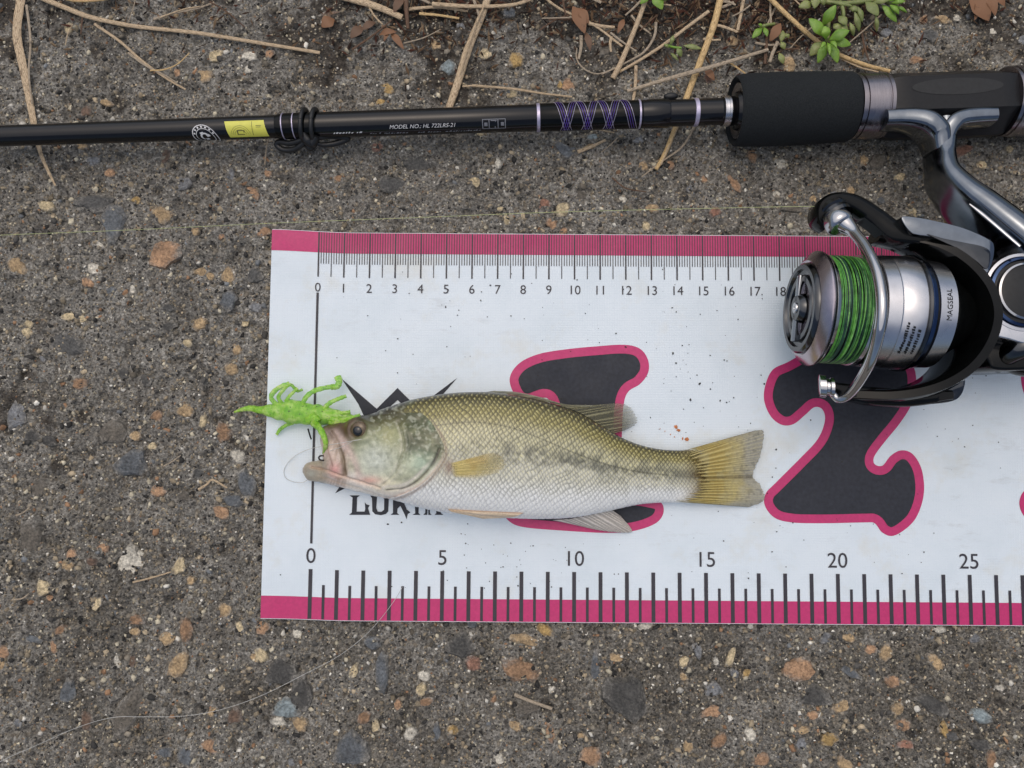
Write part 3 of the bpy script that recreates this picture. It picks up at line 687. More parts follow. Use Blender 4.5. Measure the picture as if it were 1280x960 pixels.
for (x, y, r) in ((845, 534, .10), (848, 538, .07), (853, 548, .07), (858, 549, .08), (838, 543, .03), (843, 546, .03), (825, 536, .03), (831, 539, .03)): speck_at(mb, x, y, r)
o = mb.build('orange_crumbs', 'rustbit', matroot, smooth=0); o['kind'] = 'stuff'

# ================================================================== FISH
def fishpairs():
    T = [(380.5, 584.5), (385, 579), (397, 576), (408, 572), (406, 556), (403, 542), (406, 533), (420, 528), (445, 522), (465, 517), (490, 508), (515, 500), (545, 494), (580, 490.5), (615, 490.5), (650, 495),
         (685, 503), (720, 515), (750, 531), (775, 546), (800, 556), (825, 561.5), (848, 563), (868, 563), (884, 572)]
    B = [(380.5, 592), (386, 599.5), (397, 602), (405, 603.5), (411, 605), (417, 606.5), (425, 608.5), (438, 612), (455, 616), (475, 620.5), (500, 626.5), (522, 633), (548, 638.5), (580, 643), (615, 645.5), (650, 647.5),
         (685, 648), (720, 646), (750, 640.5), (775, 635), (800, 630), (825, 628), (847, 628), (866, 628), (882, 620)]
    return np.array(T, float), np.array(B, float)
FT, FB = fishpairs()
WCTL = [2.0, 3.0, 3.8, 4.6, 5.4, 6.2, 7.0, 7.8, 9.0, 9.9, 10.8, 11.5, 12.0, 12.0, 11.7, 11.1, 10.2, 9.1, 7.9, 6.8, 5.7, 4.6, 3.4, 2.2, 0.9]
NS = 860
sT = crom(FT, NS); sB = crom(FB, NS); sW = crom(np.array(WCTL)[:, None], NS)[:, 0] * 1e-3
# even spacing along the body
mid = (sT + sB) / 2; al = np.concatenate([[0], np.cumsum(np.hypot(*np.diff(mid, axis=0).T) + 0.15)])
un = np.linspace(0, al[-1], NS)
re = lambda a: np.stack([np.interp(un, al, a[:, k]) for k in range(a.shape[1])], 1)
sT, sB, sW = re(sT), re(sB), re(sW[:, None])[:, 0]
zc = ZM + 0.0003 + 0.80 * sW
th = np.concatenate([np.linspace(0, math.pi, 270), np.linspace(math.pi, 2 * math.pi, 34)[1:-1]])
NV = len(th)
WT = PN(sT[:, 0], sT[:, 1], zc); WB = PN(sB[:, 0], sB[:, 1], zc)
tt = (1 - np.cos(th)) / 2
sgn = np.sin(th)
prof = np.where(sgn >= 0, np.abs(sgn) ** 0.70, -0.80 * np.abs(sgn) ** 0.6)
FV = WT[:, None, :] * (1 - tt)[None, :, None] + WB[:, None, :] * tt[None, :, None]
FV = FV.copy(); FV[..., 2] += sW[:, None] * prof[None, :]
up = (sgn > 0)[None, :] * np.ones((NS, 1))
fx, fy = PROJ(FV); XI = np.broadcast_to(sT[:, 0:1], fx.shape)
TT = np.broadcast_to(tt[None, :], fx.shape)
# --- masks in the fish's own layout
gill = [(520, 512), (534, 522), (546, 539), (554.5, 558), (553.5, 573), (543, 590), (529, 604), (511, 615), (488, 623), (465, 622)]
gd, gs = dist_poly(fx, fy, gill)
head = np.where(gs > 0, 1.0, 0.0); head = np.where(fx < 470, 1.0, head); head = np.where((fx > 560), 0.0, head)
head = np.where((fy < 512) & (fx > 520 - (512 - fy) * 0.7), 0.0, np.where((fy < 512), 1.0, head))
head = np.where((fy > 622) & (fx > 488), 0, head)
nape = sstep(516, 500 - 6, fx - 0.45 * (512 - fy) + 8 * (vnoise(fx, fy, 6, 35) - .5)); headS = np.where(fy < 516, nape * sstep(500, 516, fy) + (1 - sstep(500, 516, fy)) * nape, np.clip(head, 0, 1))
headS = np.clip(headS, 0, 1)
scaleM = (1 - headS) * sstep(0.004, 0.02, TT) * up
# --- scales
latl = [(540, 533), (570, 529), (600, 528), (640, 535), (680, 550), (720, 567), (760, 581), (800, 590), (850, 595), (890, 596)]
lx = crom(latl, 200); ly = np.interp(fx, lx[:, 0], lx[:, 1])
pitch = np.interp(fx, [540, 700, 800, 890], [6.7, 6.3, 5.6, 4.8]); rowp = pitch * 0.62
aa = np.interp(fx, np.linspace(500, 900, 401), np.concatenate([[0], np.cumsum(1 / np.interp(np.linspace(500, 899, 400), [540, 700, 800, 890], [6.7, 6.3, 5.6, 4.8]))]))
bow = 0.035 * np.abs(fy - ly) / 1.0
aa = aa + 0.10 * (fy - ly) / pitch * 0.3 + 0.15 * np.sin(fy * 0.07)
bb = (fy - ly) / rowp + 0.25 * np.sin(fx * 0.031)
wx_ = vnoise(fx, fy, 16, 71) - .5; wy_ = vnoise(fx, fy, 14, 72) - .5; wf = vnoise(fx, fy, 5, 73) - .5
aa = aa + 0.9 * wx_ + 0.22 * wf; bb = bb + 0.9 * wy_ + 0.18 * (vnoise(fx, fy, 5, 74) - .5)
bestA = np.full(fx.shape, 1e9); q = np.ones(fx.shape); rear = np.zeros(fx.shape); sid = np.zeros(fx.shape)
r0 = np.floor(bb)
for dr in (-1, 0, 1, 2):
    row = r0 + dr; off = 0.5 * (np.mod(row, 2))
    c0 = np.floor(aa - off)
    for dc in (-1, 0, 1):
        ca = c0 + dc + off
        da, db = (aa - ca) / 0.74, (bb - row) / 1.22
        d = np.hypot(da, db); ok = (d < 1) & (ca < bestA)
        bestA = np.where(ok, ca, bestA); q = np.where(ok, d, q); rear = np.where(ok, da, rear); sid = np.where(ok, np.mod(row * 57.3 + ca * 31.7, 1.0), sid)
scale_h = (0.35 + 0.65 * rear) * (1 - sstep(0.82, 1.0, q))
disp = 0.00016 * scale_h * scaleM
# --- relief of the head: gill cover edge, cheek ridges, lips
disp += 0.0012 * headS * sstep(0, 26, gd) * sstep(440, 500, fx) * sstep(520, 545, fy) * up
d_slit, _ = dist_poly(fx, fy, [(549.5, 561), (543, 577), (533, 590), (519, 603), (503, 611), (484, 612)])
disp -= 0.0005 * np.exp(-(d_slit / 1.5) ** 2) * up
d_pre, _ = dist_poly(fx, fy, [(499, 528), (504, 541), (506, 556), (502, 574), (494, 592), (480, 605)])
disp -= 0.0004 * np.exp(-(d_pre / 1.6) ** 2) * up
d_pre2, _ = dist_poly(fx, fy, [(509, 535), (512, 553), (510, 572), (503, 590)])
disp += 0.0004 * np.exp(-(d_pre2 / 3) ** 2) * up
d_max, _ = dist_poly(fx, fy, [(405, 541), (409, 556), (414, 572), (420, 590)])
disp += 0.0005 * np.exp(-(d_max / 4.5) ** 2) * up
d_max2, _ = dist_poly(fx, fy, [(414, 541), (422, 556), (428, 574), (431, 593)])
disp -= 0.0008 * np.exp(-(d_max2 / 2.6) ** 2) * up
d_max3, _ = dist_poly(fx, fy, [(419, 541), (432, 558), (443, 576), (448, 592)])
d_jaw, _ = dist_poly(fx, fy, [(390, 584), (410, 588), (430, 596), (452, 603), (475, 609)])
disp -= 0.0006 * np.exp(-(d_jaw / 1.6) ** 2) * up
d_jaw2, _ = dist_poly(fx, fy, [(400, 594), (425, 603), (455, 612), (480, 620), (505, 625)])
disp -= 0.0002 * np.exp(-(d_jaw2 / 1.8) ** 2) * up
EC = (449.5, 538.0); er = np.hypot(fx - EC[0], fy - EC[1])
disp += (0.0012 * np.exp(-((er - 13) / 5) ** 2) - 0.0008 * np.exp(-(er / 9) ** 2)) * up
lm = 0.00012 * (vnoise(fx, fy, 5, 31) - 0.5) * headS * 3 + 0.0009 * (vnoise(fx, fy, 28, 33) - 0.5) * headS
disp += lm * up
# --- displacement along the normal
dU = np.gradient(FV, axis=0); dV = np.gradient(FV, axis=1); nr = np.cross(dU, dV); nr /= np.linalg.norm(nr, axis=-1)[..., None] + 1e-12
nr *= np.where(nr[..., 2:3] * np.where(up[..., None] > 0, 1, -1) < 0, -1.0, 1.0)
FV = FV + nr * disp[..., None]
# --- pigment
def lay(c, m, rgb): return c * (1 - m[..., None]) + srgbn(rgb) * m[..., None]
hh = np.interp(fx, np.interp(np.linspace(0, NS - 1, 200), np.arange(NS), sT[:, 0]), np.interp(np.linspace(0, NS - 1, 200), np.arange(NS), (sB - sT)[:, 1]))
c = np.zeros(fx.shape + (3,)) + srgbn((236, 239, 238))
mott = vnoise(fx, fy, 11, 41); mot2 = vnoise(fx, fy, 4.5, 42); mot3 = vnoise(fx, fy, 30, 43)
c = lay(c, sstep(0.86, 0.62, TT + 0.06 * (mott - .5)), (214, 213, 196))
c = lay(c, sstep(0.62, 0.36, TT + 0.08 * (mott - .5)) * 0.9, (190, 186, 150))
c = lay(c, sstep(0.36, 0.16, TT + 0.05 * (mott - .5)), (142, 133, 74))
c = lay(c, sstep(0.15, 0.03, TT + 0.02 * (mott - .5)), (66, 60, 34))
# broken dark band along the flank
band = np.interp(fx, [540, 600, 660, 720, 780, 840, 890], [560, 562, 568, 577, 586, 592, 596])
bm_ = np.exp(-((fy - band) / np.interp(fx, [540, 700, 890], [13, 10, 6.5])) ** 2) * sstep(0.34, 0.66, mott * 0.6 + mot2 * 0.4 + 0.14 * sstep(640, 860, fx)) * sstep(565, 640, fx)
# scale-by-scale markings: pale centre, dark rim
rim = sstep(0.50, 0.95, q) * scaleM
dark_amt = np.interp(TT, [0, 0.1, 0.3, 0.5, 0.75, 1.0], [0.84, 0.78, 0.60, 0.50, 0.42, 0.16])
c = lay(c, (1 - sstep(0.15, 0.62, q)) * scaleM * np.interp(TT, [0, 0.06, 0.2, 0.6, 1], [0.5, 0.75, 0.75, 0.55, 0.7]) * (0.75 + 0.5 * (sid - .5)), (216, 208, 142))
c = lay(c, (1 - sstep(0.15, 0.6, q)) * scaleM * sstep(0.60, 0.80, TT), (240, 243, 242))
c = lay(c, rim * dark_amt * (0.7 + 0.6 * mot2) * sstep(0.95, 0.6, TT), (74, 72, 50))
c = lay(c, rim * dark_amt * (0.7 + 0.6 * mot2) * sstep(0.55, 0.75, TT), (128, 130, 124))
c = lay(c, np.clip(bm_, 0, 1) * 0.62 * (1 - headS), (62, 64, 56))
blo = np.exp(-((fy - band + 2) / 22) ** 2) * sstep(0.50, 0.72, vnoise(fx, fy * 0.6, 8, 81) * .6 + mot2 * .4) * sstep(560, 600, fx) * sstep(870, 800, fx)
c = lay(c, blo * 0.42 * (1 - headS), (88, 90, 76))
d_ll, _ = dist_poly(fx, fy, latl)
c = lay(c, np.exp(-(d_ll / 1.0) ** 2) * 0.55 * (1 - headS) * sstep(900, 800, fx), (58, 58, 40))
c = lay(c, sstep(0.40, 0.75, mot3) * 0.22 * (1 - headS) * sstep(0.2, 0.35, TT) * sstep(0.7, 0.5, TT), (110, 112, 96))
c = lay(c, sstep(842, 884, fx) * 0.45 * (0.5 + mott), (120, 100, 62))
c = lay(c, sstep(866, 884, fx + 10 * (mot2 - .5)) * 0.75, (166, 140, 84))
c = lay(c, np.exp(-(np.hypot((fx - 874) / 9, (fy - 594) / 9)) ** 2) * 0.45 * (0.4 + mott), (84, 74, 54))
# head
hc = np.zeros_like(c) + srgbn((188, 190, 160))
hc = lay(hc, sstep(600, 545, fy + 14 * (mott - .5) + (fx - 480) * 0.10), (146, 150, 108))
hc = lay(hc, sstep(548, 522, fy + (fx - 480) * 0.22 + 8 * (mott - .5)), (80, 78, 46))
hc = lay(hc, sstep(0.14, 0.03, TT) * sstep(425, 445, fx), (54, 50, 32))
op = sstep(504, 512, fx) * sstep(600, 575, fy + (fx - 530) * 0.5)
hc = lay(hc, op * np.clip(0.70 + 0.8 * (mott - .35), 0, 1) * sstep(588, 560, fy), (70, 76, 44))
hc = lay(hc, op * 0.5 * sstep(0.58, 0.75, mot3 * 0.5 + mott * 0.5), (128, 152, 118))
hc = lay(hc, np.exp(-(np.hypot((fx - 527) / 16, (fy - 578) / 13)) ** 2) * 0.8, (176, 196, 172))
hc = lay(hc, np.exp(-(np.hypot((fx - 470) / 26, (fy - 574) / 22)) ** 2) * 0.85, (206, 212, 200))
hc = lay(hc, np.exp(-(np.hypot((fx - 486) / 10, (fy - 545) / 14)) ** 2) * 0.5, (178, 174, 122))
hc = lay(hc, sstep(0.52, 0.75, mot2) * 0.30 * sstep(600, 570, fy) * sstep(455, 470, fx), (86, 94, 62))
hc = lay(hc, sstep(0.50, 0.80, vnoise(fx * .8 + fy * .6, fy * .8 - fx * .6, 3.6, 46) * .5 + vnoise(fx * .6 - fy * .8, fy * .6 + fx * .8, 2.3, 47) * .5) * 0.34 * sstep(455, 470, fx), (214, 218, 196))
hc = lay(hc, sstep(590, 604, fy + (470 - fx) * 0.22), (232, 226, 214))
hc = lay(hc, np.exp(-(np.hypot((fx - 487) / 18, (fy - 606) / 9)) ** 2) * 0.7, (226, 222, 180))
hc = lay(hc, np.exp(-(np.hypot((fx - 462) / 15, (fy - 600) / 5)) ** 2) * 0.75, (214, 158, 138))
# snout and mouth
sn_ = sstep(446, 428, fx + 0.1 * (fy - 560))
hc = lay(hc, sn_, (204, 186, 172))
hc = lay(hc, sn_ * 0.55 * sstep(0.45, 0.7, vnoise(fx * 1.6 + fy * .5, fy * .35, 3.2, 57)), (160, 136, 112))
hc = lay(hc, sstep(560, 540, fy) * sstep(456, 440, fx), (88, 70, 48))
hc = lay(hc, np.exp(-(d_max / 5.5) ** 2) * 0.8, (198, 176, 160))
hc = lay(hc, np.exp(-(np.hypot((fx - 419) / 8, (fy - 587) / 8)) ** 2) * 0.9, (214, 158, 150))
hc = lay(hc, np.exp(-(d_max2 / 3.2) ** 2) * sstep(550, 562, fy) * 0.9, (96, 80, 50))
d_m4, _ = dist_poly(fx, fy, [(409, 556), (413, 570), (417, 582)])
hc = lay(hc, np.exp(-(d_m4 / 1.2) ** 2) * 0.6, (130, 98, 84))
hc = lay(hc, np.exp(-(d_max3 / 5) ** 2) * 0.7, (206, 182, 172))
hc = lay(hc, sstep(416, 402, fx) * sstep(568, 576, fy), (168, 156, 136))
hc = lay(hc, np.exp(-(np.hypot((fx - 389) / 8, (fy - 592) / 6)) ** 2) * 0.8, (150, 152, 140))
hc = lay(hc, np.exp(-(d_jaw / 2.6) ** 2) * 0.5, (178, 146, 124))
hc = lay(hc, np.exp(-(d_jaw2 / 1.6) ** 2) * 0.35, (160, 148, 130))
hc = lay(hc, np.exp(-(d_pre / 1.6) ** 2) * 0.45 * (0.3 + 0.9 * mott) * sstep(600, 580, fy), (78, 78, 54))
hc = lay(hc, np.exp(-((d_pre - 3.2) / 1.8) ** 2) * 0.22 * sstep(0.3, 0.6, mott), (214, 206, 190))
hc = lay(hc, np.exp(-(d_slit / 1.5) ** 2) * 0.75 * (0.35 + 0.65 * sstep(0.25, 0.5, mott)), (84, 72, 62))
hc = lay(hc, np.exp(-(np.hypot((fx - 541) / 8, (fy - 576) / 8)) ** 2) * np.exp(-(d_slit / 3) ** 2) * 0.8, (96, 92, 84))
hc = lay(hc, np.exp(-((d_slit - 5.0) / 2.2) ** 2) * 0.7 * sstep(570, 590, fy), (230, 222, 208))
hc = lay(hc, np.exp(-(gd / 2.5) ** 2) * 0.6 * sstep(556, 580, fy), (196, 168, 150))
hc = hc * (0.86 + 0.28 * (vnoise(fx * .9 + fy * .43, fy * .9 - fx * .43, 2.6, 48) * .5 + vnoise(fx, fy, 6.5, 49) * .5))[..., None]
c = c * (1 - headS[..., None]) + hc * headS[..., None]
c = lay(c, np.exp(-((gd - 2.5) / 2.2) ** 2) * (1 - headS) * 0.6 * sstep(520, 545, fy), (120, 96, 76))
c = lay(c, np.exp(-(np.hypot((fx - 561) / 6, (fy - 584) / 10)) ** 2) * 0.75, (124, 92, 74))
fish_root = thing('bass', P(600, 570, ZM), 'olive green bass lying on its side on the white measuring mat, mouth open', 'fish')
body, bme = grid_mesh('body', FV.reshape(-1, 3), NS, NV, 'fish', fish_root, wrap_v=True, tint=c.reshape(-1, 3))
FVX, FVY = PROJ(FV)
def flank_z(px, py):
    d = (FVX[:, :270] - px) ** 2 + (FVY[:, :270] - py) ** 2
    k = np.unravel_index(np.argmin(d), d.shape); return FV[k[0], k[1], 2]
# --- eye
ez = flank_z(449, 538)
ec = P(449.5, 538, ez + 0.0006); k_ = (CAM[2] - ez) / F
tilt = Matrix.Rotation(R(10), 3, 'X') @ Matrix.Rotation(R(-8), 3, 'Y')
def disc_dome(c, r, h, name, mat, parent, nu=28, nv=6, sx=1.0):
    mb = MB(); X, Y, Z = (tilt @ Vector((1, 0, 0)), tilt @ Vector((0, 1, 0)), tilt @ Vector((0, 0, 1)))
    prof = [(h * math.cos(j / nv * math.pi / 2), r * math.sin(j / nv * math.pi / 2) + 1e-6) for j in range(nv + 1)] + [(-h * 1.2, r * 0.9)]
    mb.lathe(c, Z, X * sx, Y, prof, nu); return mb.build(name, mat, parent, smooth=60)
eye = disc_dome(ec, 12.0 * k_, 0.0016, 'eye', 'eye_iris', fish_root)
disc_dome(ec + tilt @ Vector((-0.0003, -0.0001, 0.00055)), 8.2 * k_, 0.00115, 'iris_ring', 'eye_ring', eye)
disc_dome(ec + tilt @ Vector((-0.0003, -0.0001, 0.00110)), 6.6 * k_, 0.00095, 'pupil', 'pupil', eye)
# --- fins: thin solid sheets with raised rays
def fin(name, root_pts, tip_pts, z_root, z_tip, nray, colour, cover, thick=0.00035, nu=150, nv=60, rag=0.0, seed=1, spiny=False):
    """root/tip: pixel curves walked the same way; rays run from root to tip"""
    a = crom(root_pts, nu); b = crom(tip_pts, nu); s = np.linspace(0, 1, nu)[:, None]; t = np.linspace(0, 1, nv)[None, :]
    rg = 1 + rag * (vnoise(s * 97, s * 0, 1.0, seed) - 0.6)
    X = a[:, 0:1] * (1 - t * rg) + b[:, 0:1] * t * rg; Y = a[:, 1:2] * (1 - t * rg) + b[:, 1:2] * t * rg
    zr = np.interp(s[:, 0], np.linspace(0, 1, len(z_root)), z_root)[:, None]; zt = np.interp(s[:, 0], np.linspace(0, 1, len(z_tip)), z_tip)[:, None]
    wob = 0.0003 * np.sin(s * 9 + t * 3 + seed)
    Z = zr * (1 - t) + zt * t + wob * t
    ph = s * nray + 0.25 * np.sin(s * 21 + seed)
    split = np.where(t > 0.5, 1.0, 0.0)
    ray = 0.5 + 0.5 * np.cos(2 * np.pi * ph); fine = 0.5 + 0.5 * np.cos(2 * np.pi * ph * 2)
    ray = ray ** 1.6 * (1 - sstep(0.45, 0.8, t)) + 0.8 * fine ** 1.6 * sstep(0.45, 0.8, t)
    seg = 0.85 + 0.15 * np.cos(t * 90 + s * 40)
    W = PN(X, Y, Z); tk = thick * (0.35 + 1.1 * ray * seg) * (1 - 0.75 * t) + 0.00003
    # outline edge closes to nothing
    edge = np.minimum(1, np.minimum(s, 1 - s) * 40); tk = tk * edge + 0.00002
    top = W.copy(); top[..., 2] += tk; bot = W.copy(); bot[..., 2] -= tk * 0.5
    rgb, al = colour(s + 0 * t, t + 0 * s, ray, X, Y), cover(s + 0 * t, t + 0 * s, ray)
    V = np.concatenate([top, bot[:, ::-1]], 1); C = np.concatenate([rgb, rgb[:, ::-1]], 1); A = np.concatenate([al, al[:, ::-1]], 1)
    o, me = grid_mesh(name, V.reshape(-1, 3), nu, nv * 2, 'fin', fish_root, wrap_v=True, tint=C.reshape(-1, 3), cover=A.reshape(-1)); return o
def c_tail(s, t, ray, X, Y):
    c = np.zeros(s.shape + (3,)) + srgbn((186, 172, 112))
    n = vnoise(X, Y, 9, 51); n2 = vnoise(X, Y, 3, 52)
    c = lay(c, sstep(0.5, 0.9, t + 0.25 * (n - .5)), (176, 174, 160))
    c = lay(c, np.exp(-((t - 0.35) / 0.22) ** 2) * sstep(0.35, 0.6, n) * 0.75, (182, 156, 62))
    c = lay(c, (1 - ray) * 0.50 * sstep(1.0, 0.3, t), (92, 78, 40))
    c = lay(c, ray * 0.35, (214, 204, 150))
    c = lay(c, sstep(0.66, 0.8, n2) * 0.4 * t, (84, 84, 78))
    c = lay(c, np.exp(-((s - 0.52) / 0.03) ** 2) * 0.5, (86, 72, 36))
    c = lay(c, (np.exp(-(s / 0.02) ** 2) + np.exp(-((1 - s) / 0.02) ** 2)) * 0.5, (88, 84, 60))
    c = lay(c, np.exp(-(t / 0.16) ** 2) * 0.45 * n, (138, 108, 60)); return c
fin('tail_fin', [(846, 565.5), (858, 571), (866, 582), (869, 596), (866, 610), (856, 621), (842, 627)],
    [(944, 538), (954, 540), (951, 567), (941, 594), (951, 607), (955, 625), (936, 634)],
    [0.0090, 0.0098, 0.0090], [0.0034, 0.0038, 0.0034], 22, c_tail, lambda s, t, r: np.clip((0.98 - 0.36 * sstep(0.55, 1.0, t) + 0.1 * r) * sstep(0.02, 0.24, t + 0.10 * (r - .5) + 0.16 * (vnoise(s * 160, t * 40, 3, 91) - .5)), 0, 1), nu=260, nv=70, rag=0.02, seed=61)
def c_dors(s, t, ray, X, Y):
    c = np.zeros(s.shape + (3,)) + srgbn((104, 102, 80)); c = lay(c, ray * 0.7, (162, 158, 124)); c = lay(c, sstep(0.5, 1, t) * 0.5, (176, 176, 160))
    return lay(c, (1 - ray) * 0.4 * (1 - t), (56, 56, 44))
zd = flank_z(700, 512)
fin('dorsal_fin', [(698, 506), (715, 512), (730, 519), (745, 528), (757, 536), (767, 542)], [(752, 506), (772, 504), (786, 508), (795, 520), (795, 530), (782, 538)],
    [0.0105, 0.009, 0.0075], [0.0045, 0.0042, 0.0042], 11, c_dors, lambda s, t, r: np.clip(0.66 - 0.45 * t + 0.30 * r * (1 - 0.5 * t), 0.12, 0.92), nu=150, nv=50, rag=0.06, seed=62)
fin('spiny_dorsal_fin', [(600, 491), (630, 492), (660, 497), (690, 504), (712, 511)], [(618, 488.5), (645, 490), (676, 496.5), (706, 505), (742, 507)],
    [0.0132, 0.0125, 0.0108], [0.0115, 0.0105, 0.0085], 9, c_dors, lambda s, t, r: np.clip(0.95 - 0.1 * t, 0, 1), nu=120, nv=16, seed=63)
def c_anal(s, t, ray, X, Y):
    c = np.zeros(s.shape + (3,)) + srgbn((206, 200, 190)); c = lay(c, ray * 0.7, (236, 230, 220)); return lay(c, (1 - ray) * 0.40, (146, 138, 128))
fin('anal_fin', [(690, 650), (712, 648.5), (732, 645), (750, 641), (764, 637)], [(722, 657), (745, 662), (768, 665), (790, 664), (776, 645)],
    [0.0085, 0.0078, 0.0068], [0.0036, 0.0034, 0.0034], 12, c_anal, lambda s, t, r: np.clip(0.90 - 0.2 * t + 0.2 * r, 0, 0.98), nu=150, nv=44, rag=0.04, seed=64)
def c_pelv(s, t, ray, X, Y):
    c = np.zeros(s.shape + (3,)) + srgbn((222, 202, 172)); c = lay(c, ray * 0.5, (238, 224, 204)); return lay(c, np.exp(-(s / 0.12) ** 2) * 0.6, (190, 140, 118))
zq = lambda x, y: flank_z(x, y) + 0.0007
fin('pelvic_fin', [(560, 636.5), (562, 638), (565, 640)], [(655, 641), (640, 646.5), (604, 648.5)], [zq(560, 637), zq(562, 638), zq(565, 640)], [zq(650, 641), zq(640, 645), zq(604, 645) - .001], 5, c_pelv, lambda s, t, r: np.clip(0.97 - 0.2 * t ** 3, 0, 1), nu=60, nv=70, seed=65)
def c_pect(s, t, ray, X, Y):
    c = np.zeros(s.shape + (3,)) + srgbn((214, 196, 124)); n = vnoise(X, Y, 8, 55)
    c = lay(c, sstep(0.35, 0.9, t) * 0.7, (192, 184, 140)); c = lay(c, ray * 0.2, (226, 206, 130)); c = lay(c, (1 - ray) * 0.08, (160, 134, 66))
    return lay(c, sstep(0.5, 0.8, n) * 0.35, (196, 160, 76))
def pz(x, y): return flank_z(x, y) + 0.0005
fin('pectoral_fin', [(562, 579), (562.5, 584), (564, 590), (566, 597)], [(612, 565), (630, 572), (626, 588), (590, 602)],
    [pz(562, 578), pz(562, 585), pz(564, 593), pz(566, 601)], [pz(618, 567), pz(627, 577), pz(622, 590), pz(592, 602)], 10, c_pect, lambda s, t, r: np.clip((0.74 * sstep(0, 0.16, t) - 0.60 * t ** 1.3 + 0.08 * r) * sstep(0, 0.08, s) * sstep(1.0, 0.72, s), 0.0, 1), nu=110, nv=60, rag=0.08, thick=0.00014, seed=66)

# ================================================================== LURE
lure = thing('soft_lure', P(390, 520, ZM), 'translucent lime green soft crawfish lure hanging out of the bass mouth', 'lure')
def pxpath(pts, n): # (px,py,z mm)
    c = crom(np.array(pts, float), n); return [P(x, y, ZM + z * 0.001) for x, y, z in c]
S_ = 0.2957 / F * 0.97
mb = MB(); c = crom(np.array([(318, 512, 4), (334, 513, 4.5), (350, 514, 5), (366, 514.5, 5.4), (380, 517, 5.6), (396, 519, 5.8), (412, 520, 6.2), (428, 522, 6.6), (444, 523, 7)], float), 60)
rd = np.interp(np.linspace(0, 1, 60), [0, .1, .22, .36, .5, .62, .75, .9, 1], [3.5, 6.0, 10.5, 15.0, 13.5, 14.0, 10.5, 6.5, 3.5]) * S_
rd = rd * (1 + 0.05 * np.sin(np.linspace(0, 62, 60)) + 0.10 * (vnoise(np.arange(60), np.zeros(60), 4, 95) - .5))
mb.tube([P(x, y, ZM + z * .001) for x, y, z in c], list(rd), 22, flat=0.72); lb = mb.build('lure_body', 'lure', lure, smooth=80)
def limb(name, pts, r0, r1, flat=0.8, n=26, wob=0.08):
    mb = MB(); p = pxpath(pts, n); k = np.linspace(0, 1, n)
    mb.tube(p, list((r0 * (1 - k) + r1 * k) * S_ * (1 + wob * np.sin(k * 40) + 0.22 * (vnoise(k * 26 + pts[0][0], k * 0, 3, 96) - .5))), 12, flat=flat); return mb.build(name, 'lure', lure, smooth=80)
limb('tail', [(326, 512, 4), (312, 510.5, 3.4), (302, 512, 2.8), (293, 515, 2.2)], 4.6, 1.4)
limb('leg', [(345, 506, 5), (339, 497, 5.5), (343, 489, 6), (352, 483, 6.3), (362, 479.5, 6)], 3.2, 3.0)
limb('leg', [(352, 504, 5), (348, 497, 6), (352, 490, 7), (362, 481, 7), (368, 485, 6), (372, 489, 5), (378, 487, 4)], 2.6, 1.8)
limb('leg', [(357, 502, 6), (362, 495, 6.5), (369, 488, 6.2), (372, 485, 6)], 2.4, 2.0)
limb('leg', [(378, 505, 6), (383, 496, 6.5), (392, 489, 6.8), (405, 485, 6.6), (418, 483, 6.2)], 3.0, 3.0)
limb('claw', [(414, 484, 6.2), (421, 483, 6.2), (424, 477, 5.8), (422, 471, 5.2)], 3.4, 4.6)
limb('leg', [(404, 512, 7), (412, 504, 7.5), (422, 499, 7.6), (433, 495, 7)], 3.0, 2.4)
limb('leg', [(410, 517, 7), (422, 517, 7.5), (430, 516, 7.5), (438, 515, 7)], 2.2, 2.6)
limb('antenna', [(412, 524, 8), (428, 525, 10), (440, 522, 12), (450, 519, 12.5)], 3.4, 2.2)
limb('antenna', [(412, 528, 8), (424, 529, 9.5), (434, 527, 11), (444, 524, 12)], 3.4, 2.6)
limb('leg', [(366, 528, 5), (357, 532, 4), (350, 537, 3), (346, 543, 2.2)], 2.8, 2.0)
limb('claw', [(392, 528, 8), (399, 535, 12.5), (405, 546, 14.5), (407, 556, 14.0), (405, 567, 11)], 4.8, 2.2)
limb('shoulder', [(384, 526, 8), (392, 522, 9), (398, 528, 9.5)], 5.0, 5.0)
# hook bend and eye
mb = MB(); mb.tube(pxpath([(385, 536, 5), (387, 543, 4), (389, 549, 3.2)], 8), 0.00030, 8); mb.build('hook_shank', 'hook', lure)
mb = MB(); mb.tube(pxpath([(399, 531, 9.8), (402, 536, 10.5), (407, 543, 12)], 8), 0.00035, 8); mb.build('hook_point', 'hook', lure)
mb = MB(); cpt = P(403, 572.5, ZM + 0.0115)
mb.tube([cpt + Vector((math.cos(a) * 0.0013, math.sin(a) * 0.0009, 0.0003 * math.sin(a))) for a in np.linspace(0, 2 * math.pi, 20)], 0.00032, 8, cap=False); mb.build('hook_eye', 'hook', lure)

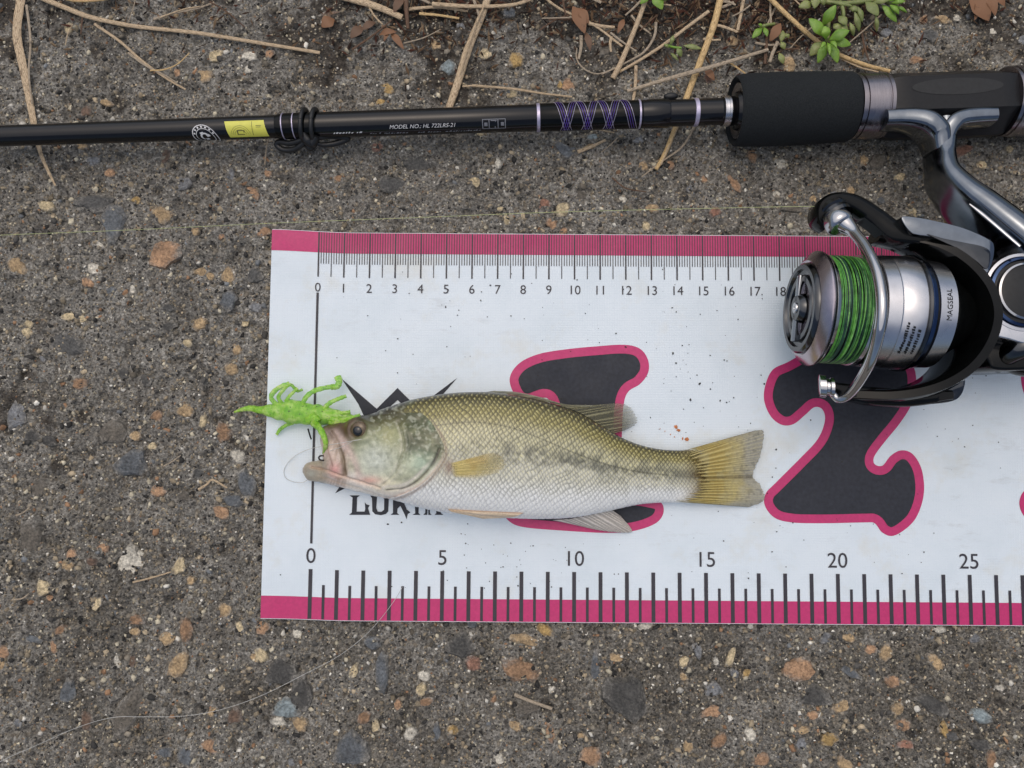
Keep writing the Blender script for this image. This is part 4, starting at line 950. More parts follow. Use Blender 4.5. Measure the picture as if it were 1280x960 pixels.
# ================================================================== FISHING ROD
rod = thing('fishing_rod', P(640, 150, 0.0), 'glossy black fishing rod with foam grip lying above the measuring mat', 'fishing rod')
RA = P(0, 170, 0.0120); RB = P(1280, 126.5, 0.0146)
RX = (RB - RA).normalized(); RZ = (Vector((0, 0, 1)) - RX * RX.z).normalized(); RY = RZ.cross(RX)   # RY up the picture
def rod_s(px):                                   # distance along the axis at which the axis crosses picture column px
    lo, hi = -1.0, 1.6
    for _ in range(50):
        m_ = (lo + hi) / 2; q_ = RA + RX * m_; x_, y_ = PROJ(np.array(q_))
        if x_ < px: lo = m_
        else: hi = m_
    return lo
def RP(s, ang, r): return RA + RX * s + (RY * math.sin(ang) + RZ * math.cos(ang)) * r      # ang 0 = up, + towards the top of the picture
def rlathe(name, mat, prof, seg=40, parent=None, smooth=40, cap=True):
    mb = MB(); mb.lathe(RA, RX, RY, RZ, prof, seg, cap); return mb.build(name, mat, parent or rod, smooth=smooth)
X = rod_s
blank = rlathe('blank', 'rod', [(-0.52, 0.0015), (X(0) - 0.05, 0.0036), (X(0), 0.0038), (X(350), 0.00425), (X(672), 0.0047), (X(840), 0.0049), (X(918), 0.0049)])
rlathe('ferrule_sleeve', 'rod', [(X(393), 0.0042), (X(394), 0.0047), (X(560), 0.00478), (X(672), 0.0049), (X(674), 0.0047)])
rlathe('winding_base', 'blackgloss', [(X(672), 0.0047), (X(674), 0.0051), (X(800), 0.0052), (X(803), 0.0050)])
rlathe('winding_check', 'silverthread', [(X(670.5), 0.0049), (X(671), 0.00518), (X(674.5), 0.00522), (X(675), 0.0050)])
rlathe('winding_check', 'silverthread', [(X(797), 0.0051), (X(797.5), 0.00532), (X(799.5), 0.00532), (X(800), 0.0051)])
rlathe('taper_sleeve', 'rod', [(X(800), 0.0050), (X(812), 0.0053), (X(834), 0.0053), (X(836), 0.0050)])
rlathe('thread_band', 'silverthread', [(X(866.5), 0.0049), (X(867), 0.00512), (X(871.5), 0.00512), (X(872), 0.0049)])
rlathe('thread_band', 'blackgloss', [(X(357), 0.0042), (X(357.5), 0.00475), (X(365.5), 0.00478), (X(366), 0.0043)])
for a_, b_ in ((354.5, 356), (368, 369.5)):
    rlathe('silver_ring', 'silverthread', [(X(a_), 0.0042), (X(a_) + 0.0001, 0.00485), (X(b_), 0.00485), (X(b_) + 0.0001, 0.0042)])
rlathe('wrap_sleeve', 'blackgloss', [(X(346), 0.0042), (X(350), 0.0046), (X(376), 0.0048), (X(398), 0.0047), (X(402), 0.0043)])
# crossed purple threads
for g_, xc in enumerate((707, 733, 760, 788)):
    for mt_, ks in (('silverthread', (0, 3.3)), ('purple', (1.1, 2.2))):
        mb = MB()
        for k in ks:
            for sd_ in (-1, 1):
                if g_ == 3 and sd_ == 1: continue
                x_top = xc + sd_ * (15.5 - k * 2.6); x_bot = xc + sd_ * (1.5 - k * 2.6)
                mb.tube([RP(X(x_top) * (1 - t) + X(x_bot) * t, R(72) - R(162) * t, 0.00522) for t in np.linspace(0, 1, 14)], 0.00011 if mt_ == 'purple' else 0.00010, 6)
        mb.build('thread_wrap', mt_, rod)
# maker's prints on the blank
def rod_text(txt, px, size, ang0, r, mat, name, shear=0.0):
    v, f = text_polys(txt, size); mb = MB(); s0 = X(px)
    mb.add([RP(s0 + x + y * shear, ang0 + y / r, r) for (x, y, z) in v], f); return mb.build(name, mat, rod, smooth=0, fixn=False)
rod_text('MODEL NO.: HL 722LRS-21', 529, 0.0021, R(-50), 0.00487, 'white', 'lettering', 0.30)
# unreadable small print, only its strokes
def strokes(px0, px1, a0, hgt, r, mat, seed):
    rr_ = random.Random(seed); mb = MB(); x = px0
    while x < px1:
        w_ = rr_.uniform(1.2, 3.2)
        if rr_.random() < 0.82:
            s0_, s1_ = X(x), X(x + w_); da = hgt / r * rr_.uniform(.5, 1)
            mb.add([RP(s0_, R(a0), r), RP(s1_, R(a0), r), RP(s1_ + .0004, R(a0) + da, r), RP(s0_ + .0004, R(a0) + da, r)], [[0, 1, 2, 3]])
        x += w_ + rr_.uniform(.8, 1.8)
    mb.build('small_print', mat, rod, smooth=0)
strokes(483, 600, -76, 0.0007, 0.00487, 'grey', 4); strokes(414, 455, -66, 0.0008, 0.00482, 'white', 6); strokes(463, 481, -74, 0.0007, 0.00484, 'grey', 7)
mb = MB()
def rloc(px): return float(np.interp(px, [0, 350, 393.9, 394, 560, 672], [.0038, .00425, .0043, .0047, .00478, .0049])) + 0.00006
def rod_patch(mb, x0, x1, a0, a1, lift=0.0, n=6, skew=0.0):
    vs = []
    for i in range(n + 1):
        for xx in (x0, x1): vs.append(RP(X(xx + skew * i / n), R(a0 + (a1 - a0) * i / n), rloc(xx) + lift))
    mb.add(vs, [[2 * i, 2 * i + 1, 2 * i + 3, 2 * i + 2] for i in range(n)])
for (x0, x1, a0, a1) in ((603, 632, -24, -21), (603, 632, -66, -63), (603, 604, -66, -21), (631, 632, -66, -21), (611, 612, -66, -21), (622, 623, -66, -21)): rod_patch(mb, x0, x1, a0, a1)
mb.add([RP(X(613), R(-26), 0.00494), RP(X(621), R(-26), 0.00494), RP(X(619.5), R(-60), 0.00494), RP(X(618.2), R(-60), 0.00494), RP(X(619), R(-30), 0.00494), RP(X(614), R(-30), 0.00494)], [[0, 1, 2, 3, 4, 5]])
for xx in (605.5, 626): rod_patch(mb, xx, xx + 4, -36, -52)
mb.build('grade_mark', 'grey', rod, smooth=0)
# round emblem: two rings and a stylised S inside
mb = MB(); ex0 = X(260); ea = R(-66); er_ = 0.0040
def emb(x, y): return RP(ex0 + x - 0.25 * y, ea + y / er_, rloc(260 + x * 3100))
def ringp(r0, r1, a0=0, a1=360, n=40):
    vs = []
    for i in range(n + 1):
        a = R(a0 + (a1 - a0) * i / n); vs += [emb(r0 * math.cos(a), r0 * math.sin(a)), emb(r1 * math.cos(a), r1 * math.sin(a))]
    mb.add(vs, [[2 * i, 2 * i + 1, 2 * i + 3, 2 * i + 2] for i in range(n)])
ringp(0.0043, 0.0046, 0, 360); ringp(0.0031, 0.0033, 0, 360)
for a in range(20, 170, 22): ringp(0.0035, 0.0041, a, a + 9, 4)
ringp(0.0012, 0.0018, 20, 230, 14)
for (dx, dy) in ((0.0, -0.0012), (0.0011, 0.0005), (-0.0008, 0.0014)):
    mb.add([emb(dx - 0.0005, dy - 0.0004), emb(dx + 0.0009, dy - 0.0001), emb(dx + 0.0006, dy + 0.0007), emb(dx - 0.0007, dy + 0.0004)], [[0, 1, 2, 3]])
mb.build('emblem', 'white', rod, smooth=0)
mb = MB(); rod_patch(mb, 285.5, 334, 12, -74, 0.00002, 12, 4); st_o = mb.build('sticker', 'yellow', rod, smooth=60, label='yellow hologram sticker')
mb = MB()
for (x0, x1, a0, a1) in ((319, 319.6, 19, -51), (324, 331, -2, -4.5), (324, 330, -9, -11), (300, 301.4, -22, -46), (300, 309, -22, -26), (300, 309, -42, -46), (308, 309.4, -22, -34)): rod_patch(mb, x0, x1, a0 - 12, a1 - 12, 0.00006)
for rr_ in (0.0022, 0.0029, 0.0036):
    for k in range(16):
        a0_, a1_ = R(10 + k * 10), R(10 + k * 10 + 10); pts = [(rr_ * math.cos(a0_), rr_ * math.sin(a0_)), (rr_ * math.cos(a1_), rr_ * math.sin(a1_)), ((rr_ + .0001) * math.cos(a1_), (rr_ + .0001) * math.sin(a1_)), ((rr_ + .0001) * math.cos(a0_), (rr_ + .0001) * math.sin(a0_))]
        if all(R(-72) < R(-62) + y / .0042 < R(8) for x, y in pts): mb.add([RP(X(304) + x, R(-62) + y / 0.0042, rloc(304 + x * 3100) + 0.00006) for x, y in pts], [[0, 1, 2, 3]])
mb.build('sticker_print', 'brassline', st_o, smooth=0)
# rubber hook keeper: two bands round the blank and a bow hanging at the lower side
for xx in (381, 394):
    mb = MB(); mb.tube([RP(X(xx) + 0.0006 * math.sin(a), a, 0.0058) for a in np.linspace(0, 2 * math.pi, 30)], 0.0009, 10, cap=False); mb.build('keeper_band', 'rubber', rod)
def ztube(name, mat, pts, rads, seg=12, flat=1.0, parent=None, n=30):
    c_ = crom(np.array(pts, float), n); rr_ = np.interp(np.linspace(0, 1, n), np.linspace(0, 1, len(rads)), rads)
    mb = MB(); mb.tube([P(x, y, z * .001) for x, y, z in c_], list(rr_ * .001), seg, flat=flat); return mb.build(name, mat, parent or rod, smooth=70)
ztube('keeper_bow', 'rubber', [(378, 166, 15), (384, 174, 13.5), (390, 178, 12.5), (396, 170, 14.5)], [1.3, 2.0, 2.0, 1.2])
ztube('keeper_loop', 'rubber', [(384, 172, 13), (374, 176, 11.5), (362, 179, 10), (350, 177, 9), (346, 181, 8), (354, 187, 7.5), (366, 187, 8.5), (376, 182, 10.5), (384, 174, 12.5)], [1.0, 1.15, 1.15, 1.0])
ztube('keeper_loop', 'rubber', [(390, 174, 13), (402, 171, 12), (418, 170, 11), (432, 172, 10), (434, 174, 9.4), (420, 179, 9), (404, 181, 9.6), (392, 178, 11)], [1.0, 1.2, 1.2, 0.7])
ztube('keeper_bead', 'rubber', [(383, 180, 11), (388, 184, 10), (393, 180, 11)], [1.3, 1.6, 1.3])
mb = MB(); q_ = RP(X(839), R(82), 0.0062); mb.ellipsoid(q_, (RX * 0.0028, RY * 0.0014, RZ * 0.0014)); mb.build('hook_rest', 'rubber', rod)
# fore grip
rlathe('grip_neck', 'rod', [(X(900), 0.0047), (X(902), 0.0053), (X(917), 0.0053), (X(918), 0.0066), (X(924), 0.0074)])
rlathe('neck_ring', 'silver', [(X(902.5), 0.0052), (X(903), 0.0056), (X(904.5), 0.0056), (X(905), 0.0054), (X(908), 0.0054), (X(908.5), 0.0056), (X(911), 0.0056), (X(911.5), 0.0052)])
xf = X(922)
rlathe('cup_ring', 'gunmetal', [(xf + 0.0001, 0.0078), (xf - 0.0004, 0.0084), (xf - 0.0004, 0.0100), (xf + 0.0002, 0.0106), (xf + 0.004, 0.0106)], 48)
foam = [(xf + 0.0035, 0.0095), (xf + 0.0002, 0.0107), (xf - 0.0010, 0.0112), (xf - 0.0014, 0.0119), (xf - 0.0006, 0.0127), (xf + 0.002, 0.01305), (xf + 0.012, 0.01325), (xf + 0.025, 0.0131), (xf + 0.036, 0.0128), (X(1062) - 0.001, 0.0126), (X(1062), 0.0121), (X(1062) + 0.0002, 0.010)]
rlathe('fore_grip', 'foam', foam, 72, smooth=60)
c0 = X(1063)
rlathe('collar', 'gunmetal', [(c0, 0.0112), (c0 + 0.0002, 0.0118), (c0 + 0.0014, 0.0118), (c0 + 0.0016, 0.0114), (c0 + 0.0020, 0.0114), (c0 + 0.0022, 0.0119), (c0 + 0.0095, 0.0119), (c0 + 0.0098, 0.0115), (c0 + 0.0102, 0.0115), (c0 + 0.0104, 0.0118), (c0 + 0.0116, 0.0118), (c0 + 0.0118, 0.0110)], 64)
s0_, s1_ = c0 + 0.0117, X(1252)
def seat_sec(a):                                  # rounded body with a flat facet on the upper side
    x_, z_ = math.cos(a), math.sin(a); r_ = 1.0
    for fa in (R(90), R(150), R(30)):
        d_ = math.cos(a - fa)
        if d_ > 0.86: r_ = min(r_, 0.86 / d_)
    return x_ * r_, z_ * r_
mb = MB(); n_ = 14
mb.tube([RA + RX * (s0_ + (s1_ - s0_) * k / n_) for k in range(n_ + 1)], [0.0126 if 0 < k < n_ else 0.0120 for k in range(n_ + 1)], 96, sec=seat_sec); mb.build('reel_seat', 'seat', rod, smooth=18)
mb = MB(); sm_ = (s0_ + s1_) / 2; zt_ = 0.0126 * 0.86
vs = [RA + RX * (sm_ + 0.0165 * math.cos(a) * k) + RY * (0.0018 + 0.0031 * math.sin(a) * k) + RZ * (zt_ + 0.00012 - 0.0 * k) for k in (1.0,) for a in np.linspace(0, 2 * math.pi, 49)[:-1]]
mb.add(vs, [list(range(48))]); mb.build('thumb_recess', 'blacksatin', rod, smooth=0)
c1 = s1_
rlathe('collar', 'gunmetal', [(c1, 0.0112), (c1 + 0.0002, 0.0124), (c1 + 0.0012, 0.0125), (c1 + 0.0014, 0.0121), (c1 + 0.0018, 0.0121), (c1 + 0.0020, 0.0126), (c1 + 0.0100, 0.0128), (c1 + 0.0120, 0.0126), (c1 + 0.0122, 0.011)], 64)
rlathe('rear_grip', 'foam', [(c1 + 0.0122, 0.0125), (c1 + 0.05, 0.0128), (c1 + 0.12, 0.0115), (c1 + 0.22, 0.0130), (c1 + 0.235, 0.0125), (c1 + 0.237, 0.008)], 48, smooth=60)
rlathe('butt_cap', 'gunmetal', [(c1 + 0.237, 0.0110), (c1 + 0.242, 0.0105), (c1 + 0.244, 0.006)], 40)

# ================================================================== SPINNING REEL
reel = thing('spinning_reel', P(1150, 400, ZM), 'black and chrome spinning reel wound with green braid, attached under the rod', 'fishing reel')
AO = P(1013, 386, 0.0325); AE = P(1240, 398, 0.0325)
AX = (AE - AO).normalized(); AZ = (Vector((0, 0, 1)) - AX * AX.z).normalized(); AY = AZ.cross(AX)
def alathe(name, mat, prof, seg=72, smooth=40, parent=None, cap=True):
    mb = MB(); mb.lathe(AO, AX, AY, AZ, [(x * .001, r * .001) for x, r in prof], seg, cap); return mb.build(name, mat, parent or reel, smooth=smooth)
spool = alathe('spool', 'plum', [(-2.6, 15.8), (-2.8, 16.4), (-0.4, 19.5), (0.1, 19.8), (0.5, 19.7)])
alathe('spool_lip', 'darkchrome', [(0.5, 19.6), (0.7, 19.75), (1.2, 19.6), (1.4, 19.2)], parent=spool)
alathe('spool_lip', 'chrome', [(1.4, 19.2), (1.6, 19.35), (2.7, 18.8), (2.9, 18.0)], parent=spool)
# braid: individual turns lying side by side, slightly uneven
nb = 46; mbv = []; tin = []; rrb = random.Random(8); nseg = 60; bf = []; bc = []
for k in range(nb):
    x0 = 2.9 + 10.4 * k / (nb - 1); rb = 18.35 + rrb.uniform(-.14, .14) - 0.25 * abs(k / nb - 0.5); lean = rrb.uniform(-1.3, 1.3)
    colr = np.array(srgb(*rrb.choice([(84, 150, 60), (110, 182, 78), (58, 112, 62), (44, 84, 66), (66, 126, 64), (146, 206, 116), (92, 160, 72), (50, 78, 70)])))
    ph = rrb.uniform(0, 6); b0 = len(mbv)
    for i in range(nseg):
        a = 2 * math.pi * i / nseg; xx = x0 + lean * math.sin(a + ph) * 0.5; r_ = rb + 0.07 * math.sin(5 * a + ph)
        for j in range(6):
            t = 2 * math.pi * j / 6
            q_ = AO + AX * ((xx + 0.17 * math.cos(t)) * .001) + (AY * math.cos(a) + AZ * math.sin(a)) * ((r_ + 0.17 * math.sin(t)) * .001)
            mbv.append(q_); bc.append((*colr, 1))
    for i in range(nseg):
        for j in range(6):
            a, b = b0 + i * 6 + j, b0 + i * 6 + (j + 1) % 6; c_, d_ = b0 + ((i + 1) % nseg) * 6 + (j + 1) % 6, b0 + ((i + 1) % nseg) * 6 + j
            bf.append((a, b, c_, d_))
g_ = orgof(reel); me = bpy.data.meshes.new('braid'); me.from_pydata([q_ - g_ for q_ in mbv], [], bf); me.materials.append(M['braid']); me.shade_smooth()
at = me.attributes.new('tint', 'FLOAT_COLOR', 'POINT'); at.data.foreach_set('color', np.array(bc, np.float32).ravel())
bo = link_mesh('braid', me, reel); bo['label'] = 'green braided line wound on the spool'
mb = MB(); mb.lathe(AO, AX, AY, AZ, [(.0028, .0178), (.0030, .0180), (.0132, .0180), (.0134, .0178)], 60); core = mb.build('braid_core', 'blacksatin', spool, smooth=40)
alathe('spool_flange', 'silver', [(13.3, 17.8), (13.5, 18.9), (14.6, 19.1), (14.9, 18.8)], parent=spool)
alathe('spool_groove', 'blackgloss', [(14.9, 18.6), (15.2, 18.75), (17.6, 18.75), (17.8, 18.6)], parent=spool)
alathe('spool_skirt', 'silver', [(17.7, 18.7), (18.0, 19.2), (22.2, 19.45), (22.5, 19.2), (22.9, 19.2), (23.2, 19.4), (30.2, 19.6), (30.6, 19.5)], parent=spool)
alathe('skirt_rim', 'darkchrome', [(30.6, 19.3), (30.8, 20.0), (31.6, 20.1), (31.9, 19.6)], parent=spool)
alathe('skirt_ring', 'bluechrome', [(31.9, 19.2), (32.3, 19.5), (33.6, 19.2), (33.8, 18.6)], parent=spool)
# small capacity table printed on the skirt
mb = MB()
def skirt(x, y, a0, x0, r=0.01975): a = a0 - x / r; return AO + AX * (x0 - y) + (AY * math.cos(a) + AZ * math.sin(a)) * r
rq = random.Random(12)                              # too small to read: only its strokes
for k in range(3):
    x = -0.0055
    while x < 0.0055 - 0.0012 * k:
        w_ = rq.uniform(.0004, .0009); h_ = rq.uniform(.0006, .0011)
        mb.add([Vector(skirt(p_, q_, R(126), 0.0250 + 0.0020 * k)) for p_, q_ in ((x, 0), (x + w_, 0), (x + w_ * 1.2, h_), (x + w_ * .2, h_))], [[0, 1, 2, 3]]); x += w_ + rq.uniform(.0002, .0005)
mb.build('capacity_print', 'blacksatin', spool, smooth=0, fixn=False)
# drag knob
knob = alathe('drag_knob', 'darkchrome', [(-2.4, 15.7), (-3.4, 15.6), (-4.2, 14.9), (-4.2, 13.4), (-3.2, 13.0), (-3.0, 11.6), (-3.9, 11.2), (-3.9, 9.4), (-2.6, 9.0), (-2.4, 5.2), (-4.0, 5.0), (-5.2, 4.2), (-5.2, 2.2), (-4.4, 2.0), (-4.4, 0.3)])
mb = MB(); mb.lathe(AO, AX, AY, AZ, [(-.0044, .0001), (-.0056, .0006), (-.0056, .0018), (-.0044, .0021)], 24); mb.build('knob_screw', 'chrome', knob)
mb = MB(); KX = -0.0046
for sg in (1,):
    lo = [AO + AX * -0.0030 + AY * y * .001 + AZ * z * .001 for (y, z) in ((-11.5, -1.6), (11.0, 3.2), (11.2, 0.4), (-11.0, -4.2))]
    hi = [q_ + AX * -0.0022 for q_ in lo]; mb.prism(lo, hi)
mb.build('knob_grip', 'smoke', knob, bevel=0.0004)
# rotor
alathe('rotor_cup', 'blackgloss', [(33.0, 17.6), (33.4, 18.3), (36.5, 18.2), (41.0, 17.0), (45.0, 14.0), (50.0, 10.5), (56.0, 7.0)])
alathe('seal_band', 'silver', [(34.6, 18.3), (34.8, 18.75), (40.6, 18.2), (40.8, 17.6)])
mb = MB(); v_, f_ = text_polys('MAGSEAL', 0.0025)
mb.add([skirt(x, y, R(89), 0.0386, 0.0188 - (0.0386 - y - 0.0348) * 0.0948 + 0.00006) for (x, y, z) in v_], f_); mb.build('seal_lettering', 'blacksatin', reel, smooth=0, fixn=False)
def ribbon(name, mat, pts, half_h, thick, parent=None, n=60, bevel=0.0009, up_tilt=0.0):
    """upright band following a plan curve; pts (px,py,z mm of the band's middle); px/py are of its upper edge"""
    c_ = crom(np.array(pts, float), n); P_ = [P(x, y, (z + h_ * 0.8) * .001) for (x, y, z), h_ in zip(c_, np.interp(np.linspace(0, 1, n), np.linspace(0, 1, len(half_h)), half_h))]
    hh_ = np.interp(np.linspace(0, 1, n), np.linspace(0, 1, len(half_h)), half_h) * .001; tk_ = np.interp(np.linspace(0, 1, n), np.linspace(0, 1, len(thick)), thick) * .0005
    mb = MB(); vs = []; fs = []
    sec = [(-1, .75), (-.55, 1), (.55, 1), (1, .75), (1, -.75), (.55, -1), (-.55, -1), (-1, -.75)]
    for i in range(n):
        t_ = (P_[min(i + 1, n - 1)] - P_[max(i - 1, 0)]); t_.z = 0; t_.normalize(); sd_ = Vector((-t_.y, t_.x, 0)); cz = c_[i][2] * .001
        for (a, b) in sec: vs.append(Vector((P_[i].x, P_[i].y, cz)) + sd_ * (tk_[i] * a) + Vector((0, 0, hh_[i] * b)))
    for i in range(n - 1):
        for k in range(8): a, b = i * 8 + k, i * 8 + (k + 1) % 8; fs.append([a, b, b + 8, a + 8])
    fs.append(list(range(8))); fs.append([(n - 1) * 8 + k for k in range(8)])
    mb.add(vs, fs); return mb.build(name, mat, parent or reel, smooth=50)
ribbon('rotor', 'blackgloss', [(1099, 293, 33), (1135, 297, 33), (1175, 308, 33), (1208, 330, 33), (1232, 360, 33), (1241, 394, 33), (1232, 430, 32), (1208, 462, 31), (1170, 484, 30), (1120, 494, 29), (1062, 493, 28)],
       [4.5, 6.5, 10, 13, 15, 15.5, 15, 13, 10, 7.5, 5], [4.2, 4.6, 5, 5, 5.2, 5.2, 5.2, 5, 5, 4.6, 4.2])
# upper bail arm with the line roller
arm = ribbon('bail_arm', 'blackgloss', [(1034, 284, 37), (1026, 273, 37), (1029, 256, 37), (1045, 248, 37), (1070, 253, 37), (1098, 271, 37), (1122, 289, 37), (1150, 297, 37)], [3.0, 4.2, 5, 5, 4.6, 4.2, 4.2, 4], [3, 3.4, 3.6, 4.2, 5.5, 6, 6.5, 5])
mb = MB(); rc = P(1043, 268, .0395)
rn = Vector((0.35, -0.80, 0.5)).normalized(); ra = rn.orthogonal().normalized(); rb_ = rn.cross(ra)
mb.lathe(rc, rn, ra, rb_, [(-.0030, .0040), (-.0026, .0052), (-.0012, .0055), (-.0006, .0047), (.0006, .0047), (.0012, .0055), (.0024, .0052), (.0026, .003)], 40); mb.build('line_roller', 'darkchrome', arm)
mb = MB(); rk = P(1051, 281, .0425)
mb.lathe(rk, rn, ra, rb_, [(-.0046, .0040), (-.0030, .0046), (-.0006, .0047), (.0006, .0043), (.0011, .0034), (.0012, .0002)], 40); mb.build('roller_cap', 'chrome', arm, smooth=50)
wire = [(1056, 280, 43), (1066, 289, 45.5), (1079, 305, 50), (1090, 325, 54.5), (1098, 348, 58), (1102, 380, 60), (1099, 412, 58.5), (1090, 446, 53), (1077, 472, 46), (1062, 492, 39), (1049, 499, 36), (1039, 490, 35), (1034, 484, 35)]
c_ = crom(np.array(wire, float), 90); mb = MB()
mb.tube([P(x, y, z * .001) for x, y, z in c_], list(np.interp(np.linspace(0, 1, 90), [0, .1, .3, .5, .75, .9, 1], [3.2, 1.9, 1.75, 1.9, 1.6, 1.2, 1.1]) * .001), 18); mb.build('bail_wire', 'chrome', reel, smooth=60)
mb = MB(); pc = P(1031, 483, .035); mb.lathe(pc, Vector((1, -.15, .25)).normalized(), Vector((0, 1, 0)), Vector((-.25, 0, 1)).normalized(), [(-.0022, .0026), (-.0018, .0038), (.0002, .0038), (.0006, .0028), (.0014, .0028), (.0018, .0033), (.0028, .0033), (.0032, .0022)], 30); mb.build('bail_pivot', 'chrome', reel)
ribbon('lower_arm', 'blackgloss', [(1036, 484, 31), (1060, 489, 30), (1095, 495, 29), (1140, 497, 29), (1190, 494, 29)], [2.4, 3.4, 4.6, 5.4, 5], [4, 5, 6, 6, 4])
def plate(name, mat, pts, z0, z1, parent=None, bevel=0.0010):
    q_ = outline_px([np.array(p, float) for p in pts]) if len(pts) > 6 else np.array(pts, float)
    hi = [P(x, y, z1 * .001) for x, y in q_]; lo = [Vector((v.x, v.y, z0 * .001)) for v in hi]
    mb = MB(); mb.prism(lo, hi); return mb.build(name, mat, parent or reel, smooth=50, bevel=bevel)
plate('arm_cover', 'smoke', [(1127, 272), (1142, 271), (1170, 276), (1205, 285), (1236, 299), (1243, 309), (1240, 330), (1232, 342), (1222, 322), (1200, 306), (1165, 296), (1140, 291)], 28, 43.5)
plate('arm_cover_panel', 'darkchrome', [(1160, 293), (1180, 298), (1205, 303), (1228, 308), (1238, 316), (1234, 336), (1220, 326), (1200, 312)], 43.4, 44.0, bevel=0.0002)
plate('lower_cover', 'darkchrome', [(1090, 496), (1130, 503), (1165, 505), (1196, 499), (1206, 481), (1200, 474), (1160, 492), (1120, 497)], 16, 33)
# gear body behind the rotor
BC = P(1284, 364, .042); bx = BC.x; by = BC.y
mb = MB(); mb.ellipsoid(Vector((bx + .012, by - .004, .028)), (Vector((.026, 0, 0)), Vector((0, .024, 0)), Vector((0, 0, .0105))), 40, 20); body_r = mb.build('gear_body', 'blackgloss', reel, smooth=80)
ZV = Vector((0, 0, 1)); XV = Vector((1, 0, 0)); YV = Vector((0, 1, 0))
for nm_, mt_, pf_ in (('side_rim', 'silver', [(.022, .0136), (.0385, .0138), (.0402, .0132), (.0404, .0122), (.0396, .0118)]), ('side_ring', 'bluechrome', [(.038, .0121), (.0414, .0118), (.0418, .0110), (.0404, .0106)]),
                      ('side_ring', 'chrome', [(.038, .0098), (.0424, .0096), (.0427, .0090), (.0418, .0087)]), ('side_cap', 'blacksatin', [(.038, .0107), (.0408, .0106), (.0410, .0090), (.0420, .0088), (.0424, .0072), (.0426, .0002)])):
    mb = MB(); mb.lathe(Vector((bx, by, .0)), ZV, XV, YV, pf_, 56); mb.build(nm_, mt_, body_r)
plate('body_skirt', 'silver', [(1248, 398), (1262, 402), (1290, 405), (1340, 400), (1345, 425), (1290, 430), (1262, 424), (1246, 418)], 26, 40)
plate('body_tail', 'blackgloss', [(1232, 440), (1250, 428), (1300, 430), (1350, 440), (1350, 458), (1290, 462), (1246, 462), (1236, 452)], 14, 34)
# handle arm folded along the body, running out of the frame
ztube('handle_arm', 'darkchrome', [(1246, 460, 27), (1256, 446, 32), (1275, 434, 36), (1310, 424, 38), (1370, 430, 38), (1430, 450, 36)], [2.2, 3.6, 4.2, 4.0, 3.6, 3.0], 20, parent=reel)
ztube('handle_arm_ridge', 'chrome', [(1252, 461, 28.5), (1264, 448, 34), (1285, 440, 37), (1320, 436, 39), (1370, 440, 39)], [0.8, 1.2, 1.2, 1.2, 0.8], 12, parent=reel)
mb = MB(); kc = P(1450, 458, .036); mb.ellipsoid(kc, (Vector((.010, 0, 0)), Vector((0, .013, 0)), Vector((0, 0, .011))), 30, 16); mb.build('handle_knob', 'rubber', reel, smooth=80)
# foot and stem
def stem_sec(a):
    x_, z_ = math.cos(a), math.sin(a); p_ = 3.0; k = (abs(x_) ** p_ + abs(z_) ** p_) ** (-1 / p_); return x_ * k, z_ * k * 1.0
def sweep(name, mat, pts, rads, sec, seg=28, n=50, parent=None):
    c_ = crom(np.array(pts, float), n); mb = MB()
    mb.tube([P(x, y, z * .001) for x, y, z in c_], list(np.interp(np.linspace(0, 1, n), np.linspace(0, 1, len(rads)), rads) * .001), seg, sec=sec); return mb.build(name, mat, parent or reel, smooth=60)
def tall(k): return lambda a: (stem_sec(a)[0], stem_sec(a)[1] * k)
stem = sweep('stem', 'smoke', [(1173, 160, 17), (1174, 178, 18), (1174, 200, 20), (1178, 222, 23), (1196, 245, 26), (1222, 268, 29), (1252, 294, 32), (1285, 322, 34), (1310, 342, 34)], [4.4, 4.0, 3.8, 4.0, 4.6, 5.2, 5.6, 5.8, 5.8], tall(1.9))
sweep('foot', 'smoke', [(1102, 151, 20.5), (1122, 150.5, 20.5), (1140, 152, 20.5), (1155, 157, 20.5), (1166, 169, 20), (1171, 190, 20)], [3.2, 3.4, 3.8, 4.2, 4.2, 3.4], tall(1.7), parent=stem)
sweep('foot', 'smoke', [(1238, 147, 20.5), (1218, 148, 20.5), (1200, 150.5, 20.5), (1187, 156.5, 20.5), (1179, 169, 20), (1175, 190, 20)], [3.0, 3.2, 3.4, 3.6, 3.6, 3.2], tall(1.7), parent=stem)
ztube('stem_ridge', 'chrome', [(1212, 255, 38.0), (1226, 266, 39.4), (1245, 282, 41.6), (1275, 308, 44.6)], [0.3, 0.7, 0.7, 0.6], 12, flat=0.6, parent=stem)

# ================================================================== LINES
def hair(name, mat, pts, r, label, n=140, seg=6, group=None):
    c_ = crom(np.array(pts, float), n); pth = [P(x, y, z * .001) for x, y, z in c_]
    g_ = pth[n // 2].copy(); mb = MB(); mb.tube([q_ - g_ for q_ in pth], r * .001, seg); o = mb.build(name, mat, None, smooth=80); o.location = g_
    return tag(o, label, 'line', group)
hair('fishing_line', 'line_green', [(-260, 312, 4), (-60, 299, 4), (0, 294, 4), (150, 288, 5), (340, 279, 8), (520, 272, 13), (700, 265, 20), (880, 260.5, 29), (1010, 258, 37.5), (1036, 259, 42)], 0.085, 'pale green braided line running from the reel across the concrete')
hair('leader_line', 'line_clear', [(452, 549, 24.5), (430, 553, 22), (412, 556, 17), (396, 559, 8), (385, 562, 5), (372, 568, 4), (360, 578, 3.4), (355, 588, 3.2), (357, 597, 3.2), (366, 602, 3.2), (378, 603, 3.4), (384, 600, 4)], 0.11, 'clear leader loop coming out of the bass mouth onto the mat')
